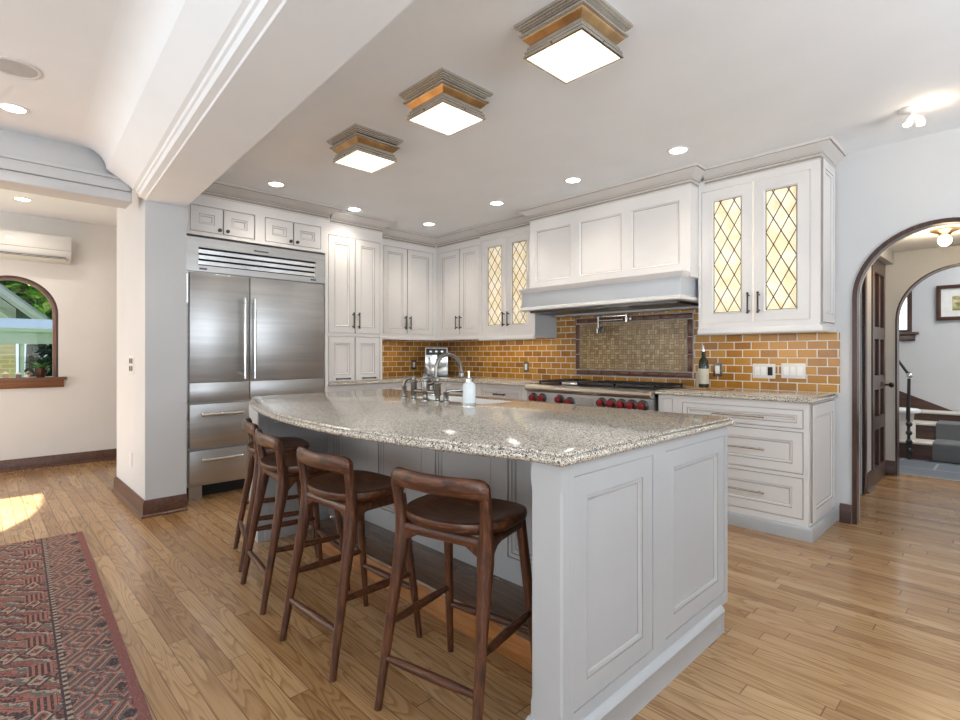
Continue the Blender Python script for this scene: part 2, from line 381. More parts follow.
# ------------------------------------------------------------------ mesh builder
class MB:
    def __init__(s): s.v = []; s.f = []; s.dark = set()
    def add(s, vs, fs):
        b = len(s.v); s.v += [tuple(p) for p in vs]; s.f += [tuple(b + i for i in f) for f in fs]; return s
    def box(s, x0, x1, y0, y1, z0, z1):
        if x0 > x1: x0, x1 = x1, x0
        if y0 > y1: y0, y1 = y1, y0
        if z0 > z1: z0, z1 = z1, z0
        return s.add([(x0, y0, z0), (x1, y0, z0), (x1, y1, z0), (x0, y1, z0), (x0, y0, z1), (x1, y0, z1), (x1, y1, z1), (x0, y1, z1)],
                     [(0, 3, 2, 1), (4, 5, 6, 7), (0, 1, 5, 4), (1, 2, 6, 5), (2, 3, 7, 6), (3, 0, 4, 7)])
    def rings(s, rs, cap0=True, cap1=True, closed=False):
        n = len(rs[0]); vs = [p for r in rs for p in r]; fs = []
        m = len(rs)
        for i in range(m if closed else m - 1):
            a = i * n; b = ((i + 1) % m) * n
            for j in range(n):
                k = (j + 1) % n; fs.append((a + j, a + k, b + k, b + j))
        if not closed:
            if cap0: fs.append(tuple(reversed(range(n))))
            if cap1: fs.append(tuple((m - 1) * n + j for j in range(n)))
        return s.add(vs, fs)
    def tube(s, pts, r, seg=12, flat_=1.0):
        pts = [Vector(p) for p in pts]
        if not isinstance(r, (list, tuple)): r = [r] * len(pts)
        rs = []; up = None
        for i, p in enumerate(pts):
            t = (pts[min(i + 1, len(pts) - 1)] - pts[max(i - 1, 0)]).normalized()
            if up is None:
                up = Vector((0, 0, 1)) if abs(t.z) < .9 else Vector((1, 0, 0))
            u = (up - t * up.dot(t)).normalized(); up = u
            w_ = t.cross(u)
            rs.append([p + (u * math.cos(a) + w_ * math.sin(a) * flat_) * r[i] for a in (2 * PI * k / seg for k in range(seg))])
        return s.rings(rs)
    def lathe(s, prof, c=(0, 0, 0), seg=24, axis='z', cap1=True):
        rs = []
        for r, h in prof:
            ring = []
            for k in range(seg):
                a = 2 * PI * k / seg; x, y = r * math.cos(a), r * math.sin(a)
                if axis == 'z': p = (c[0] + x, c[1] + y, c[2] + h)
                elif axis == 'y': p = (c[0] + x, c[1] + h, c[2] - y)
                else: p = (c[0] + h, c[1] + x, c[2] + y)
                ring.append(p)
            rs.append(ring)
        return s.rings(rs, True, cap1)
    def prism(s, poly, d0, d1, plane='xz'):
        """extrude a 2-D polygon: plane xz along y, yz along x, xy along z"""
        def P(a, b, d): return {'xz': (a, d, b), 'yz': (d, a, b), 'xy': (a, b, d)}[plane]
        return s.rings([[P(a, b, d0) for a, b in poly], [P(a, b, d1) for a, b in poly]])
    def sphere(s, c, r, sx=1, sy=1, sz=1, seg=16, rin=10):
        rs = []
        for i in range(1, rin):
            a = PI * i / rin
            rs.append([(c[0] + sx * r * math.sin(a) * math.cos(2 * PI * k / seg), c[1] + sy * r * math.sin(a) * math.sin(2 * PI * k / seg), c[2] - sz * r * math.cos(a)) for k in range(seg)])
        return s.rings(rs)
    def build(s, name, mat, parent=None, bevel=0, seg=2, smooth=35, sub=0, loc=None, rz=0):
        me = bpy.data.meshes.new(name); bm = bmesh.new()
        vs = [bm.verts.new(p) for p in s.v]
        for k_, f in enumerate(s.f):
            try: nf = bm.faces.new([vs[i] for i in f])
            except ValueError: continue
            if k_ in s.dark: nf.material_index = 1
        bmesh.ops.recalc_face_normals(bm, faces=bm.faces)
        if bevel:
            es = [e for e in bm.edges if len(e.link_faces) == 2 and e.calc_face_angle(0) > .6]
            bmesh.ops.bevel(bm, geom=es, offset=bevel, segments=seg, profile=.5, affect='EDGES', clamp_overlap=True)
        bm.to_mesh(me); bm.free()
        if smooth:
            for p in me.polygons: p.use_smooth = True
            me.set_sharp_from_angle(angle=math.radians(smooth))
        me.materials.append(mat)
        if s.dark: me.materials.append(M['glaze'])
        o = bpy.data.objects.new(name, me); COL.objects.link(o)
        if parent is not None: o.parent = parent
        if loc: o.location = loc
        if rz: o.rotation_euler.z = rz
        if sub:
            md = o.modifiers.new('sub', 'SUBSURF'); md.levels = sub; md.render_levels = sub
        return o

def box(*a): return MB().box(*a)
def tag(o, label, cat, group=None):
    o['label'] = label; o['category'] = cat
    if group: o['group'] = group
    return o
def thing(name, label, cat, loc=(0, 0, 0), rz=0, group=None):
    o = bpy.data.objects.new(name, None); COL.objects.link(o)
    o.location = loc; o.rotation_euler = (0, 0, rz); o.empty_display_size = .1
    return tag(o, label, cat, group)
def struct(name, mb, mat, **kw):
    o = mb.build(name, mat, **kw); o['kind'] = 'structure'; return o
def copy_tree(o, parent=None):
    c = o.copy(); COL.objects.link(c)
    if parent is not None: c.parent = parent
    for ch in list(o.children): copy_tree(ch, c)
    return c
R90 = PI / 2

def miter(path, prof, closed=False):
    """sweep profile [(out, z)] along an XY path, out = to the right of the walking direction"""
    n = len(path); nr = []
    for i in range(n):
        def nrm(a, b):
            d = Vector((b[0] - a[0], b[1] - a[1])); d.normalize(); return Vector((d.y, -d.x))
        ns = []
        if i > 0 or closed: ns.append(nrm(path[i - 1], path[i]))
        if i < n - 1 or closed: ns.append(nrm(path[i], path[(i + 1) % n]))
        if len(ns) == 1: nr.append(ns[0])
        else:
            b = (ns[0] + ns[1]); b.normalize(); nr.append(b / max(.3, b.dot(ns[0])))
    return [[(p[0] + m.x * o_, p[1] + m.y * o_, z) for o_, z in prof] for p, m in zip(path, nr)]
def moulding(path, prof, closed=False, dark=()):
    mb = MB(); mb.rings(miter(path, prof, closed), closed=closed)
    for i in range(len(path) - (0 if closed else 1)): mb.dark |= {i * len(prof) + j for j in dark}
    return mb
CROWN_SHADE = (3, 7, 10, 15)  # crown fillets darkened in colour where shading would fall
def crown_prof(z0, z1, out):
    h = z1 - z0
    z = lambda f: z0 + f * h
    return [(-.012, z0 - .03), (.004, z0 - .03), (.006, z0 - .022), (.003, z0 - .018), (.003, z0 - .004), (.012, z0), (.014, z(.06)), (.008, z(.09)), (.008, z(.16)), (.020, z(.20)), (.024, z(.26)), (.018, z(.30)),
            (out * .36, z(.42)), (out * .60, z(.60)), (out * .80, z(.72)), (out * .80, z(.78)), (out * .92, z(.80)), (out * .98, z(.86)), (out, z(.92)), (out, z1), (-.012, z1)]

def rect_ring(x0, x1, z0, z1, ins, y): return [(x0 + ins, y, z0 + ins), (x1 - ins, y, z0 + ins), (x1 - ins, y, z1 - ins), (x0 + ins, y, z1 - ins)]
def panel_door(x0, x1, z0, z1, stile=.07, t=.02, yf=0.0, raised=False):
    """one recessed-panel door; its front is at y = yf, it is t thick"""
    mb = MB(); st = min(stile, (x1 - x0) * .3, (z1 - z0) * .3)
    seq = [(0, yf + t), (0, yf + .0015), (.0015, yf), (st, yf), (st + .0025, yf + .005), (st + .006, yf + .001), (st + .012, yf + .003), (st + .018, yf + .009), (st + .0205, yf + .012)]
    mb.rings([rect_ring(x0, x1, z0, z1, i, y) for i, y in seq])
    for k in (0, 3, 7): mb.dark |= set(range(k * 4, k * 4 + 4))     # brushed-in glaze: edges and the two mitre grooves
    return mb
def frame_with_openings(x0, x1, z0, z1, ops, y0, y1):
    xs = sorted({x0, x1, *[o[0] for o in ops], *[o[1] for o in ops]}); zs = sorted({z0, z1, *[o[2] for o in ops], *[o[3] for o in ops]})
    mb = MB()
    for zi in range(len(zs) - 1):
        run = None
        for xi in range(len(xs)):
            solid = xi < len(xs) - 1 and not any(o[0] <= (xs[xi] + xs[xi + 1]) / 2 <= o[1] and o[2] <= (zs[zi] + zs[zi + 1]) / 2 <= o[3] for o in ops)
            if solid and run is None: run = xs[xi]
            if not solid and run is not None: mb.box(run, xs[xi], y0, y1, zs[zi], zs[zi + 1]); run = None
    return mb
def pull(c, length, vertical, parent, mat=None, r=.0065, out=.032, name='handle'):
    x, y, z = c; h = length / 2; mb = MB()
    a = (0, 0, h) if vertical else (h, 0, 0)
    q = .82
    mb.tube([(x - a[0], y - out, z - a[2]), (x + a[0], y - out, z + a[2])], r, 8)
    for s in (-q, q): mb.tube([(x + a[0] * s, y + .002, z + a[2] * s), (x + a[0] * s, y - out, z + a[2] * s)], r * 1.1, 8)
    for s in (-1, 1): mb.sphere((x + a[0] * s, y - out, z + a[2] * s), r * 1.5, seg=8, rin=6)
    o = mb.build(name, mat or (M['antique'] if length > .3 else M['bronze']), parent)
    return o
def knob(c, parent, r=.016):
    return MB().lathe([(.010, 0), (.005, -.004), (.005, -.012), (r * .7, -.016), (r, -.022), (r * .9, -.029), (.003, -.032)], c, 12, 'y').build('knob', M['bronze'], parent)
GAP = .0045
def add_door(p, x0, x1, z0, z1, stile=.07, handle=None, mat=None, name='door', yf=.001):
    d = panel_door(x0 + GAP, x1 - GAP, z0 + GAP, z1 - GAP, stile, .019, yf).build(name, mat or M['cab'], p)
    if handle:
        k, hx, hz, L = handle
        if k == 'k': knob((hx, yf, hz), d)
        else: pull((hx, yf, hz), L, k == 'v', d)
    return d

# ================================================================== STRUCTURE
CZ = 2.63                      # kitchen ceiling
XL, YW = -5.386, 4.473         # fridge wall, range wall
XFAR, YR, XR = -7.19, -2.6, 2.6
struct('floor', box(XFAR - .1, XR + .1, YR - .1, 6.69, -.1, 0), M['floor'], smooth=0)
struct('floor_stair_hall', box(-2.6, 2.6, 6.69, 9.2, -.1, 0), M['slate'], smooth=0)

# --- range wall with the arched opening
def arch_pts(cx, r, spring, n=28, a0=PI, a1=0.0):
    return [(cx + r * math.cos(a0 + (a1 - a0) * i / n), spring + r * math.sin(a0 + (a1 - a0) * i / n)) for i in range(n + 1)]
AX, AR, AS = -.345, .462, 1.588
poly = [(XL - .2, 0), (AX - AR, 0)] + arch_pts(AX, AR, AS) + [(AX + AR, 0), (XR + .1, 0), (XR + .1, 2.9), (XL - .2, 2.9)]
struct('wall_range', MB().prism(poly, YW, YW + .14), M['wall'], smooth=40)
def arch_casing(cx, r, spring, wd, y0, y1):
    a = [(cx - r, 0)] + arch_pts(cx, r, spring) + [(cx + r, 0)]
    R_ = r + wd
    b = [(cx - R_, 0)] + arch_pts(cx, R_, spring) + [(cx + R_, 0)]
    mb = MB(); mb.rings([[(p[0], y0, p[1]), (q[0], y0, q[1]), (q[0], y1, q[1]), (p[0], y1, p[1])] for p, q in zip(a, b)]); return mb
struct('trim_arch', arch_casing(AX, AR - .010, AS, .028, YW - .016, YW + .02), M['trimz'], smooth=40)
struct('trim_arch_reveal', arch_casing(AX, AR - .010, AS, .009, YW + .02, YW + .06), M['trimz'], smooth=40)
struct('wall_left', box(XL - .15, XL, 1.18, YW + .14, 0, 2.9), M['wall'], smooth=0)
struct('wall_stub', box(-5.53, -4.47, .905, 1.18, 0, 2.75), M['wall'], smooth=0)
struct('wall_stub_return', box(-5.53, -4.75, 1.18, 1.235, 0, 2.75), M['wall'], smooth=0)
rops = [(-.8, 1.2, .6, 2.35), (1.4, 3.2, .8, 2.3)]  # unseen window openings added to go with the right-hand fill lamps
struct('wall_right', frame_with_openings(YR - .1, YW + .1, 0, 2.9, rops, -.12, 0), M['wall'], loc=(XR, 0, 0), rz=R90, smooth=0)
for i, o in enumerate(rops):
    mb = frame_with_openings(o[0], o[1], o[2], o[3], [(o[0] + .05, o[1] - .05, o[2] + .05, o[3] - .05)], -.09, -.03)
    f = struct('window_%d' % (i + 7), mb, M['trimz'], loc=(XR, 0, 0), rz=R90, smooth=0)
    box(o[0] + .05, o[1] - .05, -.065, -.06, o[2] + .05, o[3] - .05).build('window_pane', M['clear'], f, smooth=0)
# far wall with the arched window
WY, WR, WS, WZ = .28, .375, 1.63, .955
mb = MB()
mb.box(XFAR - .2, XFAR, YR - .1, 3.2, 0, WZ); mb.box(XFAR - .2, XFAR, YR - .1, WY - WR, WZ, 2.9); mb.box(XFAR - .2, XFAR, WY + WR, 3.2, WZ, 2.9)
mb.prism([(WY - WR, WS)] + arch_pts(WY, WR, WS)[1:-1] + [(WY + WR, WS), (WY + WR, 2.9), (WY - WR, 2.9)], XFAR - .2, XFAR, 'yz')
struct('wall_far', mb, M['wallwarm'], smooth=0)
struct('wall_far_side', box(XFAR, -5.4, 2.9, 3.0, 0, 2.75), M['wallwarm'], smooth=0)
# rear wall (behind the camera): two windows, and the glazed door opening of the far room
ops = [(-3.7, -1.5, .5, 2.4), (-.1, 1.9, .5, 2.4), (-5.86, -4.35, .0, 2.1)]
mb = frame_with_openings(XFAR - .2, XR + .1, 0, 2.9, ops, YR - .12, YR)
mb.prism([(-5.86, 2.1), (-5.86, 2.075), (-5.45, 2.05), (-5.06, 1.985), (-4.8, 1.885), (-4.55, 1.70), (-4.35, 1.40), (-4.35, 2.1)], YR - .12, YR)
struct('wall_rear', mb, M['wall'], smooth=0)
struct('ceiling_porch', box(-4.2, XR + .6, -6.2, YR - .12, 2.55, 2.65), M['ceil'], smooth=0)   # unseen roof added to keep the sun off the rear windows
for i, o in enumerate(ops):
    if o[2] == 0: continue
    mb = MB(); t = .05
    mb.box(o[0], o[1], YR - .1, YR - .03, o[2], o[2] + t); mb.box(o[0], o[1], YR - .1, YR - .03, o[3] - t, o[3])
    mb.box(o[0], o[0] + t, YR - .1, YR - .03, o[2] + t, o[3] - t); mb.box(o[1] - t, o[1], YR - .1, YR - .03, o[2] + t, o[3] - t)
    f = struct('window_%d' % (i + 3), mb, M['trimz'], smooth=0)
    box(o[0] + t, o[1] - t, YR - .07, YR - .065, o[2] + t, o[3] - t).build('window_pane', M['clear'], f, smooth=0)

# --- ceilings
struct('ceiling_kitchen', box(XL - .2, XR + .1, .72, YW + .14, CZ, CZ + .12), M['ceil'], smooth=0)
struct('ceiling_front_room', box(-4.6, XR + .1, YR - .1, .74, CZ, CZ + .12), M['ceil'], smooth=0)
struct('ceiling_far_room', box(XFAR - .2, -4.6, YR - .1, 3.1, 2.65, 2.75), M['ceil'], smooth=0)
# ceiling beam between the rooms: a swept section (y grows towards the kitchen); it turns slightly
BA, BB = Vector((-4.47, .905)), Vector((2.6, .445))
def beam_sec(p, wd, so):   # cove, plain frieze, crown trim, flat underside
    x, y = p
    cove = [(y - so - .15 * (1 - math.cos(a)), 2.50 + .13 * math.sin(a)) for a in [i * PI / 2 / 8 for i in range(8, -1, -1)]]
    sec = cove + [(y - .088, 2.405), (y - .080, 2.395), (y - .060, 2.388), (y - .056, 2.372), (y - .046, 2.368), (y - .038, 2.345), (y - .006, 2.338), (y, 2.33), (y + wd, 2.33), (y + wd, 2.70), (y - so - .16, 2.70)]
    return [(x, a, b) for a, b in sec]
struct('ceiling_beam', MB().rings([beam_sec(BA, .27, .235), beam_sec(BB, .36, .105)]), M['ceil'], smooth=25)
# header to the far room: stepped fascia, cornice ledge
mb = MB(); mb.box(-4.72, -4.50, YR, .83, 2.30, 2.70); mb.box(-4.505, -4.475, YR, .815, 2.375, 2.445)
mb.box(-4.51, -4.46, YR, .80, 2.445, 2.465); mb.box(-4.505, -4.49, YR, .825, 2.303, 2.37)
struct('ceiling_header', mb, M['wall'], bevel=.003)

# --- baseboards (dark wood)
def baseboard(name, path, h=.14, mat=None, t=.018):
    prof = [(0, 0), (t + .012, 0), (t + .012, .012), (t, .022), (t, h - .02), (t * .6, h - .008), (t * .5, h), (0, h)]
    return struct(name, moulding(path, prof), mat or M['basebd'])
baseboard('baseboard_stub', [(-5.53, 1.18), (-5.53, .905), (-4.47, .905), (-4.47, 1.18)], .125)
baseboard('baseboard_far', [(XFAR, 2.9), (XFAR, YR)][::-1], .12)
baseboard('baseboard_range', [(-.90, YW), (AX - AR - .025, YW)], .13, M['trim'])
baseboard('baseboard_range_right', [(AX + AR + .025, YW), (XR, YW)], .13, M['trim'])

# --- window in the far wall
def half_ring(cy, r0, r1, spring, z0, x0, x1):
    a = [(cy - r0, z0)] + arch_pts(cy, r0, spring) + [(cy + r0, z0)]
    b = [(cy - r1, z0)] + arch_pts(cy, r1, spring) + [(cy + r1, z0)]
    mb = MB(); mb.rings([[(x0, p[0], p[1]), (x1, p[0], p[1]), (x1, q[0], q[1]), (x0, q[0], q[1])] for p, q in zip(a, b)]); return mb
mb = half_ring(WY, WR - .016, WR, WS, WZ, XFAR - .09, XFAR - .005)
win = struct('window_1', mb, M['trimz'], smooth=40)
half_ring(WY, WR - .04, WR - .016, WS, WZ, XFAR - .12, XFAR - .06).build('window_frame', wood('red_brown_sash', (.20, .09, .07), (.30, .15, .12), (.38, .21, .17), 'z'), win)
MB().prism([(WY - WR + .06, WZ)] + arch_pts(WY, WR - .06, WS) + [(WY + WR - .06, WZ)], XFAR - .092, XFAR - .088, 'yz').build('window_pane', M['clear'], win, smooth=0)
mb = MB().box(XFAR - .1, XFAR + .045, WY - WR - .07, WY + WR + .07, .925, .955)
mb.prism([(XFAR, .845), (XFAR + .02, .845), (XFAR + .028, .875), (XFAR + .035, .905), (XFAR + .04, .925), (XFAR, .925)], WY - WR - .045, WY + WR + .045, 'xz')
mb.build('window_sill', M['sill'], win, bevel=.003)

# ================================================================== HALL beyond the arch
HX, HY = -.93, 6.5
struct('wall_hall_left', frame_with_openings(YW + .14, HY + .1, 0, 2.4, [(5.80, 6.44, 0, 2.1), (4.75, 5.46, 0, 2.02)], .0, .12), M['wall'], loc=(HX, 0, 0), rz=R90, smooth=0)
struct('wall_hall_right', box(.9, 1.0, YW + .14, HY, 0, 2.4), M['wall'], smooth=0)
struct('ceiling_hall', box(HX - .1, 1.0, YW + .14, HY + .1, 2.2, 2.3), M['ceil'], smooth=0)
struct('trim_bulkhead', box(HX - .02, -.865, 4.62, HY, 2.08, 2.2), M['wall'], smooth=0)
A2X, A2R, A2S = -.345, .505, 1.53
poly = [(HX - .1, 0), (A2X - A2R, 0)] + arch_pts(A2X, A2R, A2S) + [(A2X + A2R, 0), (1.0, 0), (1.0, 2.4), (HX - .1, 2.4)]
struct('wall_hall_end', MB().prism(poly, HY, HY + .13), M['wall'], smooth=40)
struct('trim_hall_arch', arch_casing(A2X, A2R - .012, A2S, .014, HY - .004, HY + .134), M['trimz'], smooth=40)
baseboard('baseboard_hall_end', [(HX, HY), (A2X - A2R, HY)], .15, M['trim'])
baseboard('baseboard_hall_left', [(HX, 5.53), (HX, 5.80)], .16, M['trim'])
# dark panelled door in the hall's left wall
dl = MB()
DP = [(z0, z1) for z0, z1 in ((.16, .5), (.62, .87), (1.0, 1.34), (1.45, 1.95))]
DC = ((.09, .29), (.36, .55))
d = struct('door_1', frame_with_openings(0, .64, 0, 2.1, [(a_, b_, c_, e_) for a_, b_ in DC for c_, e_ in DP], -.01, .03), M['trimz'], loc=(HX, 5.80, 0), rz=R90, smooth=0)
mb = MB()
for a, b in DC:
    for c, e in DP: mb.rings([rect_ring(a, b, c, e, 0, .025), rect_ring(a, b, c, e, .03, .012), rect_ring(a, b, c, e, .04, .016)])
mb.build('door_panel', M['trim'], d)
MB().lathe([(.008, .0), (.008, -.03), (.024, -.04), (.028, -.055), (.018, -.07), (.003, -.074)], (.60, -.01, .90), 14, 'y').build('door_knob', M['bronze'], d)
d2 = struct('door_2', box(0, .71, .02, .06, 0, 2.02), M['trimz'], loc=(HX, 4.75, 0), rz=R90, smooth=0)
mb = MB(); mb.box(-.06, 0, -.015, .01, 0, 2.08); mb.box(.71, .78, -.015, .01, 0, 2.08); mb.box(-.06, .78, -.015, .01, 2.02, 2.08)
mb.build('door_casing', M['trimz'], d2, smooth=0)
# stair hall shell
BY = 8.75
sh_ops = [(-1.9, -.975, 1.485, 2.3)]
struct('wall_stair_back', frame_with_openings(-2.6, 2.6, 0, 3.0, sh_ops, BY, BY + .12), M['wall'], smooth=0)
struct('wall_stair_left', box(-2.7, -2.6, HY, BY + .1, 0, 3.0), M['wall'], smooth=0)
struct('wall_stair_right', box(2.6, 2.7, HY, BY + .1, 0, 3.0), M['wall'], smooth=0)
struct('ceiling_stair_hall', box(-2.7, 2.7, HY + .1, BY + .1, 3.0, 3.1), M['ceil'], smooth=0)
struct('wall_stair_front', frame_with_openings(-2.6, 2.6, 0, 3.0, [(HX - .1, 1.0, -.1, 2.4)], HY + .02, HY + .12), M['wall'], smooth=0)
mb = MB(); o = sh_ops[0]
mb.box(o[0], o[1], BY + .02, BY + .06, o[2], o[2] + .03); mb.box(o[0], o[1], BY + .02, BY + .06, o[3] - .03, o[3]); mb.box(o[0], o[0] + .03, BY + .02, BY + .06, o[2], o[3]); mb.box(o[1] - .05, o[1], BY + .0, BY + .06, o[2], o[3])
w2 = struct('window_2', mb, M['trimz'], smooth=0)
mb = MB(); nsl = 16
for i in range(nsl):
    z0 = o[2] + .04 + i * (o[3] - o[2] - .08) / nsl
    mb.box(o[0] + .03, o[1] - .05, BY + .045, BY + .055, z0, z0 + .040)
mb.build('window_blind', M['blind'], w2, smooth=0)
box(o[0] - .08, o[1] + .07, BY - .07, BY + .02, o[2] - .03, o[2]).build('window_sill', M['trim'], w2, bevel=.004)
box(o[0] - .03, o[1] + .035, BY - .025, BY - .001, o[2] - .115, o[2] - .03).build('window_apron', M['trim'], w2, bevel=.004)
add_light('stair_window_daylight', 'AREA', (.6, 7.7, 2.9), (0, 0, 0), 42, (1, 1, 1), shape='RECTANGLE', size=1.6, size_y=1.2)  # downward fill lamp added under the ceiling, standing in for window light
# stair: two steps, landing, sloped skirting
st = thing('staircase', 'short flight of dark steps with a grey carpet runner beyond the second arch', 'stairs', (0, 0, 0))
S1, S2, S3 = 7.72, 8.06, 8.4
box(-1.6, .9, S1, S2 + .02, 0, .175).build('step', M['trim'], st, smooth=0)
box(-1.6, .9, S2, BY - .02, .0, .36).build('step', M['trim'], st, smooth=0)
box(-1.6, .9, S3, BY - .02, .36, .47).build('step', M['trim'], st, smooth=0)
for y0, y1, z in ((S1 - .02, S2, .175), (S2 - .02, S3, .36), (S3 - .02, BY - .03, .47)):
    box(-1.6, .9, y0, y1, z, z + .022).build('tread', M['stone'], st, bevel=.006)
mb = MB(); prof = [(S1 - .035, .01), (S1 - .035, .20), (S1 - .02, .215), (S2 - .035, .215), (S2 - .035, .39), (S2 - .02, .402), (S3 - .02, .402), (S3 - .02, .36), (S2, .36), (S2, .17), (S1 - .0, .17), (S1 - .0, .01)]
mb.prism(prof, -.68, .5, 'yz'); mb.build('runner', M['runner'], st, bevel=.006)
struct('trim_stair_skirt', MB().prism([(-1.9, .38), (-1.9, 1.06), (-.2, .33), (-.2, .2)], BY - .02, BY - .003, 'xz'), M['trim'], smooth=0)
rl = thing('stair_railing', 'black wrought iron stair railing with a scrolled post by the second arch', 'railing', (0, 0, 0))
mb = MB()
mb.tube([(-.88, 7.66, 0), (-.885, 7.66, .5), (-.88, 7.66, .92)], .016, 10); mb.tube([(-.90, 7.66, .45), (-.895, 7.66, .7), (-.875, 7.66, .9)], .008, 8)
for z in (.1, .2, .3, .4): mb.sphere((-.88, 7.66, z), .032, seg=10, rin=6)
mb.build('newel_post', M['iron'], rl)
MB().tube([(-.86, 7.64, .97), (-.90, 7.68, .99), (-1.02, 7.82, 1.16), (-1.25, 8.1, 1.45)], .014, 10).build('hand_rail', M['iron'], rl)
MB().sphere((-.872, 7.64, .955), .032, seg=12, rin=8).build('finial', M['steelp'], rl)
MB().lathe([(.12, 0), (.12, .20), (.10, .23), (.11, .33)], (-.97, 7.93, .18), 20).build('plinth_shaft', M['stone'], st)
MB().lathe([(.15, .0), (.17, .012), (.17, .035), (.15, .045)], (-.97, 7.93, .51), 24).build('plinth_cap', M['white'], st)
pf = thing('framed_picture', 'dark framed watercolour with a white mat on the stair wall', 'picture', (-.735, BY, 1.62))
mb = frame_with_openings(0, .62, 0, .44, [(.045, .575, .045, .395)], -.03, -.002); mb.build('picture_frame', M['trim'], pf, bevel=.003)
box(.045, .575, -.012, -.006, .045, .395).build('mount', M['mat'], pf, smooth=0)
box(.15, .47, -.016, -.0125, .12, .30).build('print', M['print'], pf, smooth=0)
# hall ceiling globe
hl = thing('hall_ceiling_light', 'small brass ceiling light with a glowing round bulb in the hall', 'light', (-.42, 5.6, 2.2))
MB().lathe([(.09, 0), (.092, -.012), (.07, -.022), (.05, -.028), (.04, -.04), (.03, -.05)], seg=24).build('canopy', M['brass'], hl)
MB().sphere((0, 0, -.088), .044).build('bulb', M['bulbw'], hl)
lo = add_light('hall_lamp', 'POINT', (0, 0, -.17), (0, 0, 0), 7, (1, .8, .55), shadow_soft_size=.05); lo.parent = hl

# ================================================================== FRIDGE WALL
XF = -4.72
fr = thing('refrigerator', 'stainless steel built-in double-door fridge with drawers below', 'refrigerator', (XF, 1.24, 0), R90)
FW = 1.225
box(.0, FW, .045, .62, .10, 2.17).build('body', M['steel'], fr, smooth=0)
# grille
gf = frame_with_openings(.0, FW, 1.885, 2.165, [(.095, FW - .095, 1.935, 2.085)], .0, .045).build('grille', M['steel'], fr, smooth=0)
box(.09, FW - .09, .035, .044, 1.93, 2.09).build('grille_shadow', M['void'], gf, smooth=0)
for i in range(3):
    z = 1.944 + i * .047
    MB().prism([(.006, z), (.004, z + .030), (.018, z + .040), (.034, z + .042), (.034, z + .034), (.02, z + .002)], .093, FW - .093, 'yz').build('slat', M['steelp'], gf)
box(FW / 2 - .07, FW / 2 + .06, -.004, .0, 2.108, 2.122).build('badge', M['nickel'], gf, smooth=0)
box(.10, .16, -.003, .0, 1.90, 1.915).build('badge', M['steeld'], gf, smooth=0)
box(FW - .15, FW - .095, -.003, .0, 1.903, 1.918).build('badge', M['steeld'], gf, smooth=0)
for a, b, hx in ((.028, .507, .45), (.513, FW - .012, .535)):
    d = box(a, b, .0, .045, .966, 1.872).build('door', M['steel'], fr, bevel=.004)
    mb = MB(); mb.tube([(hx, -.055, .985), (hx, -.055, 1.685)], .0135, 12)
    for z in (1.02, 1.64): mb.tube([(hx, .0, z), (hx, -.055, z)], .009, 8)
    mb.build('handle', M['steelp'], d)
    box(a, b, .0, .045, .80, .962).build('lower_panel', M['steel'], fr, bevel=.003)
    for z0, z1, hz in ((.425, .785, .70), (.128, .40, .325)):
        e = box(a, b, .0, .045, z0, z1).build('drawer', M['steel'], fr, bevel=.004)
        mb = MB(); mb.tube([(a + .075, -.055, hz), (b - .075, -.055, hz)], .0175, 12)
        for x in (a + .11, b - .11): mb.tube([(x, .0, hz), (x, -.055, hz)], .009, 8)
        mb.build('handle', M['steelp'], e)
box(.0, .02, .01, .04, 1.62, 1.86).build('hinge_cover', M['steelp'], fr, smooth=0)
box(.0, .02, .01, .04, .66, .80).build('hinge_cover', M['steelp'], fr, smooth=0)
for x in (.03, FW - .13): box(x, x + .10, .03, .12, 0, .10).build('foot', M['steel'], fr, smooth=0)
box(.14, FW - .14, .10, .14, .0, .09).build('toe_grille', M['void'], fr, smooth=0)

# cabinet above the fridge, with tall end panels
oc = thing('cabinet_over_fridge', 'painted cabinet with four small doors above the steel fridge', 'cabinet', (XF, 1.237, 0), R90)
OW = 1.263
ox = lambda y: y - 1.237
dd = [(1.271, 1.526), (1.530, 1.794), (1.882, 2.145), (2.149, 2.423)]
ops = [(ox(1.271), ox(1.794), 2.215, 2.432), (ox(1.882), ox(2.423), 2.215, 2.432)]
frame_with_openings(0, OW, 2.185, 2.55, ops, 0, .02).build('face_frame', M['cab'], oc, smooth=0)
box(0, OW, .021, .62, 2.185, 2.60).build('carcass', M['cab'], oc, smooth=0)
box(OW - .032, OW, .0, .62, 0, 2.185).build('end_panel', M['cab'], oc, smooth=0)
for i, (a, b) in enumerate(dd):
    add_door(oc, ox(a), ox(b), 2.215, 2.432, .062, ('k', ox(b) - .03 if i % 2 == 0 else ox(a) + .03, 2.245, 0))
moulding([(-.0, 0), (OW, 0), (OW, .17)], crown_prof(2.545, CZ - .001, .11), dark=CROWN_SHADE).build('crown_moulding', M['crown'], oc)

